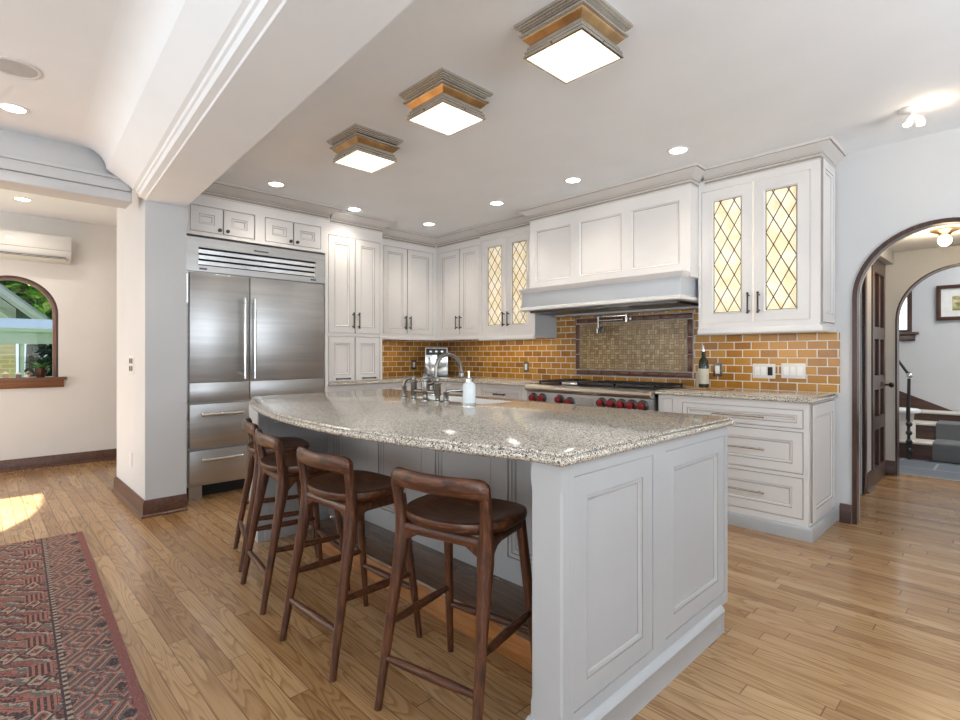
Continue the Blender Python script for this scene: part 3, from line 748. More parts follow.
# tall cupboard standing on the worktop
XT = -4.78
tc = thing('larder_cupboard', 'tall painted cupboard beside the fridge, long doors over short doors', 'cabinet', (XT, 2.502, 0), R90)
tx = lambda y: y - 2.502
TW = .662
o1 = (tx(2.532), tx(3.137), 1.41, 2.392); o2 = (tx(2.532), tx(3.137), .924, 1.38)
frame_with_openings(0, TW, .922, 2.55, [o1, o2], 0, .02).build('face_frame', M['cab'], tc, smooth=0)
mb = MB().box(0, TW, .021, .6, .922, 2.58); mb.build('carcass', M['cab'], tc, smooth=0)
mid = (o1[0] + o1[1]) / 2
add_door(tc, o1[0], mid, *o1[2:], .062, ('v', mid - .03, 1.545, .15)); add_door(tc, mid, o1[1], *o1[2:], .062, ('v', mid + .035, 1.545, .15))
add_door(tc, o2[0], mid, *o2[2:], .062, ('h', (o2[0] + mid) / 2, .95, .15)); add_door(tc, mid, o2[1], *o2[2:], .062, ('h', (o2[1] + mid) / 2, .95, .15))
moulding([(.05, 0), (TW, 0), (TW, .23)], crown_prof(2.535, CZ - .001, .10), dark=CROWN_SHADE).build('crown_moulding', M['crown'], tc)

# wall cabinet on the fridge wall, by the corner
XU = -5.02; YU = 4.11
uc = thing('wall_cabinet', 'painted two-door wall cabinet left of the tiled corner', 'cabinet', (XU, 3.165, 0), R90)
UW = YU - 3.165; ux = lambda y: y - 3.165
o1 = (ux(3.335), ux(4.053), 1.43, 2.437)
frame_with_openings(0, UW, 1.40, 2.55, [o1], 0, .02).build('face_frame', M['cab'], uc, smooth=0)
box(0, UW + .36, .021, .36, 1.38, 2.58).build('carcass', M['cab'], uc, smooth=0)
mid = ux(3.673)
add_door(uc, o1[0], mid, *o1[2:], .058, ('v', mid - .038, 1.565, .14)); add_door(uc, mid, o1[1], *o1[2:], .058, ('v', mid + .03, 1.565, .14))
moulding([(0, 0), (UW - .001, 0)], [(-.01, 1.365), (.012, 1.365), (.016, 1.375), (.012, 1.39), (.004, 1.402), (-.01, 1.402)]).build('light_rail', M['cab'], uc)
moulding([(.05, 0), (UW - .015, 0)], crown_prof(2.53, CZ - .001, .09), dark=CROWN_SHADE).build('crown_moulding', M['crown'], uc)

# ================================================================== RANGE WALL uppers
pc = thing('wall_cabinet', 'painted two-door wall cabinet right of the tiled corner, plain doors', 'cabinet', (-5.018, YU, 0))
PX = lambda x: x + 5.018; PW = PX(-4.246)
o1 = (PX(-4.97), PX(-4.257), 1.43, 2.437)
frame_with_openings(.0, PW, 1.40, 2.55, [o1], 0, .02).build('face_frame', M['cab'], pc, smooth=0)
box(.005, PW, .021, .36, 1.38, 2.58).build('carcass', M['cab'], pc, smooth=0)
mid = PX(-4.59)
add_door(pc, o1[0], mid, *o1[2:], .06, ('v', mid - .038, 1.57, .14)); add_door(pc, mid, o1[1], *o1[2:], .06, ('v', mid + .03, 1.57, .14))
moulding([(.017, 0), (PW, 0)], [(-.01, 1.365), (.012, 1.365), (.016, 1.375), (.012, 1.39), (.004, 1.402), (-.01, 1.402)]).build('light_rail', M['cab'], pc)
moulding([(.015, 0), (PW, 0)], crown_prof(2.53, CZ - .001, .09), dark=CROWN_SHADE).build('crown_moulding', M['crown'], pc)

def glass_door(p, x0, x1, z0, z1, gx0, gx1, gz0, gz1, handle, nd, yf=.001):
    x0 += GAP; x1 -= GAP; z0 += GAP; z1 -= GAP; t = .019
    def R_(a, b, c, e, y): return [(a, y, c), (b, y, c), (b, y, e), (a, y, e)]
    mb = MB(); k = .016
    mb.rings([R_(x0, x1, z0, z1, yf + .0015), R_(x0 + .0015, x1 - .0015, z0 + .0015, z1 - .0015, yf), R_(gx0 - k, gx1 + k, gz0 - k, gz1 + k, yf), R_(gx0 - k * .7, gx1 + k * .7, gz0 - k * .7, gz1 + k * .7, yf - .003), R_(gx0 - k * .3, gx1 + k * .3, gz0 - k * .3, gz1 + k * .3, yf + .003),
              R_(gx0, gx1, gz0, gz1, yf + .008), R_(gx0, gx1, gz0, gz1, yf + t), R_(x0, x1, z0, z1, yf + t)], closed=True)
    d = mb.build('door', M['cab'], p)
    pull((handle, yf, 1.575), .14, True, d)
    box(gx0 - .002, gx1 + .002, yf + .011, yf + .014, gz0 - .002, gz1 + .002).build('glass_pane', M['glass'], d, smooth=0)
    # leaded diamonds: two diamonds wide
    mb = MB(); W_ = gx1 - gx0; Hh = gz1 - gz0; dx = W_ / 2; dz = Hh / nd; r = .0032
    def seg(a, b): mb.tube([(a[0], yf + .010, a[1]), (b[0], yf + .010, b[1])], r, 6)
    for s in (1, -1):
        sl = dz / dx * s
        for k_ in range(-4, 16):
            c0 = k_ * dz
            # line z = c0 + sl*(x)  , clip in the box
            pts = []
            for xx in (0, W_):
                zz = c0 + sl * xx
                if 0 <= zz <= Hh: pts.append((xx, zz))
            for zz in (0, Hh):
                xx = (zz - c0) / sl
                if 0 < xx < W_: pts.append((xx, zz))
            if len(pts) >= 2 and (abs(pts[0][0] - pts[1][0]) > .01):
                seg((gx0 + pts[0][0], gz0 + pts[0][1]), (gx0 + pts[1][0], gz0 + pts[1][1]))
    for a, b in (((gx0, gz0), (gx1, gz0)), ((gx1, gz0), (gx1, gz1)), ((gx1, gz1), (gx0, gz1)), ((gx0, gz1), (gx0, gz0))): seg(a, b)
    mb.build('leading', M['lead'], d)
    return d
def glass_cabinet(name, label, X0, X1, doors, z0, z1, left_end, right_end, nd, energy):
    g = thing(name, label, 'cabinet', (X0, YU, 0))
    W_ = X1 - X0; L = lambda x: x - X0
    o1 = (L(doors[0][0]), L(doors[-1][1]), z0, z1)
    ffz = 1.395
    frame_with_openings(0, W_, ffz, 2.55, [o1], 0, .02).build('face_frame', M['cab'], g, smooth=0)
    mb = MB(); t = .018; D = .36
    mb.box(0, t, .021, D, 1.375, 2.58); mb.box(W_ - t, W_, .021, D, 1.375, 2.58); mb.box(t, W_ - t, D - .01, D, 1.375, 2.58)
    mb.box(t, W_ - t, .021, D - .01, 1.375, 1.40); mb.box(t, W_ - t, .021, D - .01, 2.50, 2.58)
    mb.build('carcass', M['cab'], g, smooth=0)
    for z in (1.70, 1.94, 2.17): box(t, W_ - t, .08, D - .012, z, z + .02).build('shelf', M['cab'], g, smooth=0)
    for a, b, ga, gb, h in doors: glass_door(g, L(a), L(b), z0, z1, L(ga), L(gb), 1.518, 2.378, L(h), nd)
    a = add_light('cabinet_lamp', 'AREA', (W_ / 2, .05, 2.0), (math.radians(-90), 0, 0), energy, (1, .90, .72), shape='RECTANGLE', size=W_ * .8, size_y=.9)
    a.parent = g; a.location = (W_ / 2, .345, 1.95); a.data.size_y = .98; a.data.size = W_ - .06
    pth = [(0, 0), (W_, 0)] + ([(W_, .36)] if right_end else [])
    moulding(pth, [(-.01, 1.352), (.016, 1.352), (.022, 1.362), (.018, 1.378), (.006, 1.398), (-.01, 1.398)]).build('light_rail', M['cab'], g)
    cp = [(.05 if right_end else 0, 0), (W_ - (0 if right_end else .04), 0)] + ([(W_, .36)] if right_end else [])
    moulding(cp, crown_prof(2.545, CZ - .001, .085), dark=CROWN_SHADE).build('crown_moulding', M['crown'], g)
    return g
gl = glass_cabinet('glass_cabinet', 'narrow lit cabinet with leaded diamond glass doors left of the range hood', -4.244, -3.44,
    [(-4.227, -3.842, -4.124, -3.918, -3.868), (-3.842, -3.46, -3.756, -3.558, -3.80)], 1.43, 2.467, False, False, 6, 3.6)
gr = glass_cabinet('glass_cabinet', 'lit cabinet with leaded diamond glass doors right of the range hood', -1.765, -.94,
    [(-1.742, -1.362, -1.650, -1.449, -1.392), (-1.362, -.997, -1.280, -1.082, -1.322)], 1.437, 2.467, False, True, 4.6, 4.6)
# panelled right end of that cabinet
d = panel_door(0.02, .345, 1.42, 2.53, .06, .0155, -.016); e = d.build('end_panel', M['cab'], gr, loc=(-.94 + 1.765, 0, 0), rz=R90)
# grey end of the left glass cabinet
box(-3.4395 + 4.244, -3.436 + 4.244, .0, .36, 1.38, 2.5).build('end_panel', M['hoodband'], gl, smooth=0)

# ---- range hood
hd = thing('range_hood', 'wide painted panelled range hood with a grey-blue lower band', 'range hood', (0, 0, 0))
HF = 3.97; HX0, HX1 = -3.385, -1.768
hp = [(-3.321, -2.895), (-2.80, -2.364), (-2.275, -1.851)]
box(HX0, HX1, HF + .014, YW - .01, 1.80, 2.60).build('body', M['cab'], hd, smooth=0)
frame_with_openings(HX0, HX1, 1.80, 2.57, [(a, b, 1.905, 2.41) for a, b in hp], HF, HF + .014).build('face_frame', M['cab'], hd, smooth=0)
for a, b in hp:
    mb = MB(); mb.rings([rect_ring(a, b, 1.905, 2.41, i, HF + y) for i, y in ((0, .0135), (0, -.003), (.006, -.004), (.012, .004), (.018, .008), (.0205, .0125))]); mb.dark |= {0, 1, 2, 3, 16, 17, 18, 19}; mb.build('panel', M['cab'], hd)
B0, B1, BF = -3.43, -1.80, 3.87
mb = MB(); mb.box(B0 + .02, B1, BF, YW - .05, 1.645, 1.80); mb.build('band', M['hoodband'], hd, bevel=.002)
moulding([(B0 + .02, YW - .1), (B0 + .02, BF), (B1, BF), (B1, YW - .1)], [(-.05, 1.62), (.010, 1.62), (.016, 1.628), (.012, 1.648), (.002, 1.655), (-.05, 1.655)]).build('lower_rim', M['cab'], hd)
moulding([(B0 + .02, YW - .1), (B0 + .02, BF), (B1, BF), (B1, YW - .1)], [(-.10, 1.79), (.0, 1.79), (.010, 1.80), (.022, 1.818), (.028, 1.832), (-.02, 1.84), (-.10, 1.84)]).build('upper_rim', M['cab'], hd)
moulding([(HX0, HF + .14), (HX0, HF), (HX1, HF), (HX1, HF + .14)], crown_prof(2.535, CZ - .001, .10), dark=CROWN_SHADE).build('crown_moulding', M['crown'], hd)
box(B0 + .08, B1 - .06, BF + .06, YW - .08, 1.60, 1.646).build('filter_tray', M['steeld'], hd, smooth=0)
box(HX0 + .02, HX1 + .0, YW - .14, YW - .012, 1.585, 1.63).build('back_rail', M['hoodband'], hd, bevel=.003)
for x in (-3.0, -2.2):
    l = add_light('hood_lamp', 'SPOT', (x, 4.12, 1.59), (0, 0, 0), 1.6, (1, .86, .62), spot_size=2.2, spot_blend=.6, shadow_soft_size=.03); l.parent = hd

# ---- backsplash and mosaic (part of the walls)
MX0, MX1, MZ0, MZ1 = -3.195, -1.958, .982, 1.567
struct('wall_backsplash_range', frame_with_openings(XL + .008, -.922, .918, 1.66, [(MX0, MX1, MZ0, MZ1), (-1.66, -.90, 1.366, 1.7), (-5.3, -3.45, 1.40, 1.7)], YW - .008, YW), M['tilex'], smooth=0)
struct('wall_backsplash_side', box(XL, XL + .008, 3.0, YW, .918, 1.40), M['tiley'], smooth=0)
ms = thing('mosaic_panel', 'basketweave stone mosaic panel with a dark beaded border behind the range', 'mosaic', (0, 0, 0))
bw = .062
box(MX0 + bw, MX1 - bw, YW - .011, YW - .001, MZ0 + bw, MZ1 - bw).build('mosaic_field', M['mosaic'], ms, smooth=0)
mb = MB()
def bar_run(a, b, horiz, lo, hi):
    n_ = max(1, round((b - a) / .155)); st_ = (b - a) / n_
    for i in range(n_):
        p, q = a + i * st_ + .003, a + (i + 1) * st_ - .003
        if horiz: mb.box(p, q, YW - .013, YW - .001, lo, hi)
        else: mb.box(lo, hi, YW - .013, YW - .001, p, q)
bar_run(MX0 + .012, MX1 - .012, True, MZ0 + .010, MZ0 + bw - .008); bar_run(MX0 + .012, MX1 - .012, True, MZ1 - bw + .008, MZ1 - .010)
bar_run(MZ0 + bw, MZ1 - bw, False, MX0 + .010, MX0 + bw - .008); bar_run(MZ0 + bw, MZ1 - bw, False, MX1 - bw + .008, MX1 - .010)
mb.build('border_tiles', M['border'], ms, bevel=.002)
mb = MB()
for i_, o_ in ((0, .008), (bw - .007, bw)):
    for k in (i_ + .004,):
        for a, b, hz, z in ((MX0 + k, MX1 - k, 1, MZ0 + k), (MX0 + k, MX1 - k, 1, MZ1 - k), (MZ0 + k, MZ1 - k, 0, MX0 + k), (MZ0 + k, MZ1 - k, 0, MX1 - k)):
            n_ = int((b - a) / .02)
            for i in range(n_):
                c = a + (i + .5) * (b - a) / n_
                if hz: mb.box(c - .005, c + .005, YW - .016, YW - .012, z - .005, z + .005)
                else: mb.box(z - .005, z + .005, YW - .016, YW - .012, c - .005, c + .005)
mb.build('bead_trim', M['bead'], ms, smooth=0)

# under-cabinet lamps
for nm, lc, rz, sx, e in (('a', (-.94 - .41, 4.30, 1.35), 0, .7, .55), ('b', (-4.0, 4.30, 1.35), 0, 1.1, 1.1), ('c', (-5.2, 3.5, 1.35), R90, .5, .45)):
    add_light('under_cabinet_lamp', 'AREA', lc, (0, 0, rz), e, (1, .84, .58), shape='RECTANGLE', size=sx, size_y=.05)

# ================================================================== BASE CABINETS AND WORKTOPS
YB = 3.845
def cornerbase(name, label, X0, X1, cells, plinth_h=.10, right_end=False, mat=None):
    mat = mat or M['cab']
    b = thing(name, label, 'cabinet', (X0, YB, 0)); W_ = X1 - X0
    frame_with_openings(0, W_, plinth_h, .885, [c[:4] for c in cells], 0, .02).build('face_frame', mat, b, smooth=0)
    box(0, W_, .021, YW - YB - .01, plinth_h, .885).build('carcass', mat, b, smooth=0)
    return b, W_
# right run: pull-out filler and three drawers
rb, RW = cornerbase('drawer_cabinet', 'painted three-drawer base cabinet right of the range', -1.965, -.94,
    [(-1.93 + 1.965, -1.85 + 1.965, .13, .86), (-1.775 + 1.965, -.972 + 1.965, .713, .838), (-1.775 + 1.965, -.972 + 1.965, .42, .694), (-1.775 + 1.965, -.972 + 1.965, .128, .396)], .085)
box(-1.93 + 1.965 + GAP, -1.85 + 1.965 - GAP, .001, .02, .133, .857).build('pull_out', M['cab'], rb, smooth=0)
for z0, z1, hz, stl in ((.713, .838, .775, .032), (.42, .694, .557, .058), (.128, .396, .264, .06)):
    add_door(rb, .19, .993, z0, z1, stl, ('h', .5915, hz, .34), name='drawer')
moulding([(0, 0), (RW, 0), (RW, YW - YB - .02)], [(-.02, 0), (.024, 0), (.024, .070), (.018, .080), (.006, .088), (-.02, .088)]).build('plinth', M['isl'], rb)
panel_door(.03, YW - YB - .02, .11, .87, .075, .0155, -.016).build('end_panel', M['cab'], rb, loc=(RW, 0, 0), rz=R90)
def worktop(name, label, poly, thick=.035, top=.92):
    n = len(poly)
    prof = [(-.005, top), (0, top - .002), (.001, top - .009), (-.002, top - .011), (.009, top - .0125), (.014, top - .018), (.015, top - .024), (.011, top - .032), (.0, top - thick)]
    area = sum(poly[i][0] * poly[(i + 1) % n][1] - poly[(i + 1) % n][0] * poly[i][1] for i in range(n))
    if area < 0: poly = poly[::-1]
    r = miter(poly, prof, True)     # counter-clockwise: outward is to the right
    rings_ = [[r[i][k] for i in range(n)] for k in range(len(prof))]
    o = MB().rings(rings_).build(name, M['granite'], smooth=50)
    return tag(o, label, 'worktop')
worktop('worktop', 'granite worktop on the drawers right of the range', [(-1.965, YW - .009), (-1.965, 3.825), (-.925, 3.825), (-.925, YW - .009)])
worktop('worktop', 'L-shaped granite worktop in the corner left of the range', [(XL + .009, 2.516), (-4.70, 2.516), (-4.70, 3.825), (-3.30, 3.825), (-3.30, YW - .009), (XL + .009, YW - .009)])
# left of the range
lx = lambda x: x + 4.74
lb, LW = cornerbase('base_cabinet', 'painted base cabinet with drawers left of the range', -4.74, -3.285,
    [(lx(-4.55), lx(-4.02), .72, .855), (lx(-3.955), lx(-3.385), .72, .855), (lx(-4.55), lx(-4.02), .13, .70), (lx(-3.955), lx(-3.385), .13, .70)], .1)
for a, b in ((-4.55, -4.02), (-3.955, -3.385)):
    add_door(lb, lx(a), lx(b), .72, .855, .03, ('h', (lx(a) + lx(b)) / 2, .79, .14), name='drawer'); add_door(lb, lx(a), lx(b), .13, .70, .06, ('v', lx(b) - .04, .6, .14))
box(.0, LW, .06, .1, 0, .1).build('plinth', M['cab'], lb, smooth=0)
sb = thing('base_cabinet', 'painted base cabinet under the worktop beside the fridge', 'cabinet', (-4.735, 2.505, 0), R90)
frame_with_openings(0, 1.315, .1, .885, [(.05, .62, .13, .845), (.68, 1.2, .13, .845)], 0, .02).build('face_frame', M['cab'], sb, smooth=0)
box(0, 1.315, .021, .6, .1, .885).build('carcass', M['cab'], sb, smooth=0)
box(.055, .615, .002, .02, .135, .82).build('dishwasher_front', M['steel'], sb, smooth=0)
add_door(sb, .68, 1.2, .13, .845, .06, ('v', .72, .75, .14))
box(0, 1.315, .06, .1, 0, .1).build('plinth', M['cab'], sb, smooth=0)

# ---- range
RX0, RX1 = -3.268, -1.985
rg = thing('range_cooker', 'wide stainless steel range with red knobs and black grates', 'range', (0, 0, 0))
RF = 3.79
box(RX0, RX1, RF + .03, YW - .02, .12, .905).build('body', M['steel'], rg, smooth=0)
MB().prism([(RF - .01, .852), (RF - .03, .862), (RF - .04, .88), (RF - .032, .898), (RF - .01, .908), (RF + .10, .91), (RF + .10, .852)], RX0, RX1, 'yz').build('bullnose', M['satin'], rg)
box(RX0 + .0, RX1, RF - .0, RF + .04, .70, .846).build('control_panel', M['steel'], rg, smooth=0)
box(RX0, RX1, RF + .004, RF + .03, .846, .853).build('shadow_gap', M['void'], rg, smooth=0)
for a, b in ((RX0 + .01, -2.78), (-2.77, RX1 - .01)):
    d = box(a, b, RF - .01, RF + .03, .16, .69).build('oven_door', M['steel'], rg, bevel=.004)
    mb = MB().tube([(a + .05, RF - .07, .64), (b - .05, RF - .07, .64)], .014, 10)
    for x in (a + .1, b - .1): mb.tube([(x, RF - .01, .64), (x, RF - .07, .64)], .01, 8)
    mb.build('handle', M['steelp'], d)
box(RX0 + .02, RX1 - .02, RF + .06, RF + .1, 0, .12).build('kick_plate', M['steeld'], rg, smooth=0)
for i, x in enumerate((-3.186, -3.084, -2.882, -2.772, -2.444, -2.349, -2.258, -2.166, -2.072)):
    z = .790 if i != 3 else .775
    bz = MB().lathe([(.046, .0), (.048, -.008), (.040, -.014), (.034, -.016)], (x + .006, RF, z), 20, 'y').build('bezel', M['steeld'], rg)
    MB().lathe([(.031, -.014), (.032, -.03), (.029, -.046), (.020, -.05), (.003, -.051)], (x, RF, z), 20, 'y').build('knob', M['red'], rg)
box(-2.70, -2.535, RF - .004, RF, .735, .825).build('display_plate', M['steelp'], rg, smooth=0)
box(RX0 + .03, RX1 - .03, RF + .11, YW - .06, .905, .916).build('cooktop', M['black'], rg, smooth=0)
def grate(x0, x1):
    mb = MB(); y0, y1 = RF + .12, YW - .08; z = .948
    for x in (x0, x1 - .014): mb.box(x, x + .014, y0, y1, z - .016, z)
    for k in range(5):
        y = y0 + (y1 - y0 - .014) * k / 4; mb.box(x0, x1, y, y + .014, z - .016, z)
    for k in range(1, 4):
        x = x0 + (x1 - x0) * k / 4; mb.box(x - .006, x + .006, y0, y1, z - .014, z + .002)
    for x in (x0, x1 - .014):
        for y in (y0, y1 - .014): mb.box(x, x + .014, y, y + .014, .915, z - .016)
    return mb.build('grate', M['black'], rg, smooth=0)
grate(RX0 + .05, -2.96); 
box(-2.95, -2.78, RF + .12, YW - .08, .916, .942).build('griddle', M['steelp'], rg, bevel=.004)
grate(-2.77, -2.40); grate(-2.39, RX1 - .04)

# ================================================================== ISLAND
isl = thing('island_cabinet', 'painted kitchen island base with panelled end and wood foot step', 'kitchen island', (0, 0, 0))
XE = -.905
MB().prism([(-3.50, 1.80), (-1.0, 1.80), (-1.0, 2.38), (-2.04, 2.38), (-2.04, 1.995), (-2.80, 1.995), (-2.80, 2.38), (-3.50, 2.38)], .08, .881, 'xy').build('carcass', M['isl'], isl, smooth=0)
# right end pedestal with its panelled face towards +X
E0 = 1.2
op = [(1.258 - E0, 1.732 - E0, .150, .842), (1.826 - E0, 2.376 - E0, .150, .842)]
ef = frame_with_openings(.035, 2.41 - E0, .10, .881, op, 0, .02).build('end_frame', M['isl'], isl, loc=(XE, E0, 0), rz=R90, smooth=0)
for a, b, c, e in op: panel_door(a + .002, b - .002, c + .002, e - .002, .066, .017, .002).build('end_panel', M['isl'], isl, loc=(XE, E0, 0), rz=R90)
box(-1.03, XE - .021, E0 + .035, 2.38, .08, .881).build('end_body', M['isl'], isl, smooth=0)
# corner posts
def post(x0, x1, y0, y1):
    mb = MB(); c = .006
    mb.box(x0, x1, y0, y1, 0, .10)
    def R_(k, z): return [(x0 + k, y0, z), (x1 - k, y0, z), (x1, y0 + k, z), (x1, y1, z), (x0, y1, z), (x0, y0 + k, z)]
    mb.rings([R_(.0005, .10), R_(.0005, .16), R_(c, .175), R_(c, .80), R_(.0005, .815), R_(.0005, .881)])
    return mb.build('corner_post', M['isl'], isl, smooth=0)
post(-1.02, XE, E0, E0 + .0345)
post(-3.525, -3.375, 1.30, 1.36)
box(-1.03, -1.0, E0 + .05, 1.80, .0, .881).build('side_board', M['isl'], isl, smooth=0)
box(-3.50, -3.372, 1.36, 1.80, .0, .881).build('left_pedestal', M['isl'], isl, smooth=0)
box(-3.372, -3.362, 1.34, 1.78, .0, .10).build('left_plinth', M['isl'], isl, bevel=.003)
# panelled front behind the stools
fo = [(-3.28, -2.835, .26, .82), (-2.735, -2.285, .26, .82), (-2.185, -1.745, .26, .82), (-1.655, -1.20, .26, .82)]
frame_with_openings(-3.372, -1.03, .08, .881, fo, 1.78, 1.80).build('front_frame', M['isl'], isl, smooth=0)
for a, b, c, e in fo: panel_door(a + .003, b - .003, c + .003, e - .003, .018, .015, 1.784).build('front_panel', M['isl'], isl)
moulding([(-1.03, E0), (XE, E0), (XE, 2.33)], [(-.02, 0), (.016, 0), (.016, .085), (.020, .092), (.014, .104), (.002, .112), (-.02, .112)]).build('plinth', M['isl'], isl)
# foot step
box(-3.05, -1.031, 1.515, 1.779, .0, .122).build('foot_step', M['platform'], isl, smooth=0)
MB().prism([(1.495, .124), (1.488, .132), (1.49, .145), (1.50, .15), (1.779, .15), (1.779, .122), (1.515, .122)], -3.07, -1.031, 'yz').build('foot_tread', M['platform_top'], isl)
# outlet on the left pedestal is separate; island top with bowed front and sink notch
SX0, SX1, SY, SY1 = -2.76, -2.08, 2.03, 2.30
front = [(-3.53, 1.325), (-3.28, 1.228), (-3.02, 1.148), (-2.85, 1.106), (-2.68, 1.072), (-2.5, 1.045), (-2.35, 1.028), (-2.18, 1.017), (-2.0, 1.014), (-1.87, 1.018), (-1.75, 1.027), (-1.62, 1.043), (-1.5, 1.062), (-1.37, 1.086), (-1.25, 1.113), (-1.15, 1.139), (-1.04, 1.172), (-.98, 1.186), (-.893, 1.186)]
def worktop_with_hole(name, label, poly, hole, thick=.038, top=.92):
    prof = [(-.005, top), (0, top - .002), (.001, top - .009), (-.002, top - .011), (.009, top - .0125), (.014, top - .018), (.015, top - .024), (.011, top - .032), (.0, top - thick)]
    n = len(poly); rr_ = miter(poly, prof, True)
    bm = bmesh.new(); R_ = [[bm.verts.new(rr_[i][k]) for i in range(n)] for k in range(len(prof))]
    H_ = [[bm.verts.new((x, y, z)) for x, y in hole] for z in (top, top - thick)]
    def band_(a, b):
        m = len(a)
        for j in range(m): bm.faces.new((a[j], a[(j + 1) % m], b[(j + 1) % m], b[j]))
    for k in range(len(prof) - 1): band_(R_[k], R_[k + 1])
    band_(H_[0], H_[1])
    for a, b in ((R_[0], H_[0]), (R_[-1], H_[1])):
        es = []
        for L in (a, b):
            for j in range(len(L)):
                e = bm.edges.get((L[j], L[(j + 1) % len(L)])); es.append(e)
        bmesh.ops.triangle_fill(bm, use_beauty=True, edges=es)
    bmesh.ops.recalc_face_normals(bm, faces=bm.faces)
    me = bpy.data.meshes.new(name); bm.to_mesh(me); bm.free()
    for p in me.polygons: p.use_smooth = True
    me.set_sharp_from_angle(angle=math.radians(50))
    me.materials.append(M['granite']); o = bpy.data.objects.new(name, me); COL.objects.link(o)
    return tag(o, label, 'worktop')
it = worktop_with_hole('island_worktop', 'large granite island worktop with a bowed front edge', front + [(-.893, 2.405), (-3.53, 2.405)], [(SX0, SY), (SX1, SY), (SX1, SY1), (SX0, SY1)])
sk = thing('sink', 'white undermount sink bowl behind the bridge faucet in the island', 'sink', (0, 0, 0))
def RR(k, z): return [(SX0 - k, SY - k, z), (SX1 + k, SY - k, z), (SX1 + k, SY1 + k, z), (SX0 - k, SY1 + k, z)]
MB().rings([RR(.02, .68), RR(.025, .8805), RR(-.003, .8805), RR(-.003, .918), RR(-.012, .918), RR(-.016, .87), RR(-.022, .70), RR(-.06, .695)]).build('basin', M['white'], sk)
MB().lathe([(.04, 0), (.04, .004), (.02, .005)], ((SX0 + SX1) / 2, (SY + SY1) / 2, .6955), 16).build('drain', M['steelp'], sk)

# bridge faucet
fc = thing('bridge_faucet', 'brushed nickel bridge faucet with a gooseneck spout on the island', 'faucet', (-2.49, 1.955, .92))
mb = MB()
mb.lathe([(.028, 0), (.028, .006), (.018, .012), (.014, .02), (.014, .035), (.022, .045), (.026, .06), (.026, .115), (.032, .12), (.032, .128), (.022, .135), (.020, .155), (.012, .165), (.006, .17), (.012, .185), (.008, .197), (.002, .203)], seg=18)
mb.tube([(-.12, 0, .055), (.12, 0, .055)], .012, 12)
mb.build('body', M['nickel'], fc)
pts = [(0.015, .01, .10), (.03, .03, .105), (.04, .05, .14)]
pts += [(.04 + .012 * i / 10, .05 + .10 * (1 - math.cos(PI * i / 10)) * .95, .20 + .085 * math.sin(PI * i / 10) - .015 * (i / 10)) for i in range(0, 11)] + [(.052, .247, .155)]
MB().tube(pts, [.014] * 3 + [.0125] * 11 + [.013], 12).build('spout', M['nickel'], fc)
MB().lathe([(.014, .03), (.021, .025), (.022, .0), (.02, -.006)], (.052, .247, .135), 14).build('spray_head', M['nickel'], fc)
for s in (-1, 1):
    h = MB().lathe([(.027, 0), (.027, .006), (.016, .012), (.015, .03), (.02, .04), (.02, .10), (.024, .106), (.024, .112), (.014, .12), (.010, .13), (.003, .133)], (s * .115, 0, 0), 16).build('valve', M['nickel'], fc)
    m2 = MB().tube([(s * .115, 0, .135), (s * .115 - .03, -.02, .140), (s * .115 - .055, -.035, .143)], [.006, .005, .007], 8); m2.lathe([(.012, .12), (.013, .135), (.008, .145), (.002, .147)], (s * .115, 0, 0), 12); m2.build('lever_handle', M['nickel'], h)
ss = thing('side_spray', 'curved nickel side spray left of the bridge faucet', 'tap', (-2.735, 1.975, .92))
mb = MB(); mb.lathe([(.026, 0), (.026, .006), (.016, .012), (.016, .07), (.019, .075), (.012, .08)], seg=14)
mb.build('stem', M['nickel'], ss)
MB().tube([(0, 0, .07), (.004, 0, .10), (.02, .01, .122), (.05, .02, .128), (.075, .03, .126)], [.012, .012, .012, .011, .013], 12).build('nozzle', M['nickel'], ss)
sp = thing('soap_pump', 'low nickel soap pump with a long spout right of the bridge faucet', 'soap pump', (-2.335, 1.985, .92))
MB().lathe([(.022, 0), (.022, .006), (.016, .012), (.016, .05), (.019, .056), (.010, .06)], seg=14).build('stem', M['nickel'], sp)
MB().tube([(0, 0, .058), (.02, .02, .066), (.075, .075, .07), (.11, .105, .068)], [.009, .008, .006, .005], 10).build('nozzle', M['nickel'], sp)
sd = thing('soap_bottle', 'clear glass bottle of pale soap with a pump top on the island', 'bottle', (-2.105, 1.955, .92))
MB().lathe([(.034, 0), (.036, .006), (.036, .105), (.030, .118), (.020, .125), (.018, .130), (.004, .131)], seg=20).build('bottle_body', M['soap'], sd)
MB().lathe([(.021, .128), (.021, .143), (.012, .147), (.006, .15), (.005, .178), (.010, .18), (.010, .186), (.003, .187)], seg=14).build('pump_top', M['steelp'], sd)
MB().lathe([(.040, .001), (.041, .012), (.038, .013)], seg=20).build('bottle_collar', M['steelp'], sd)

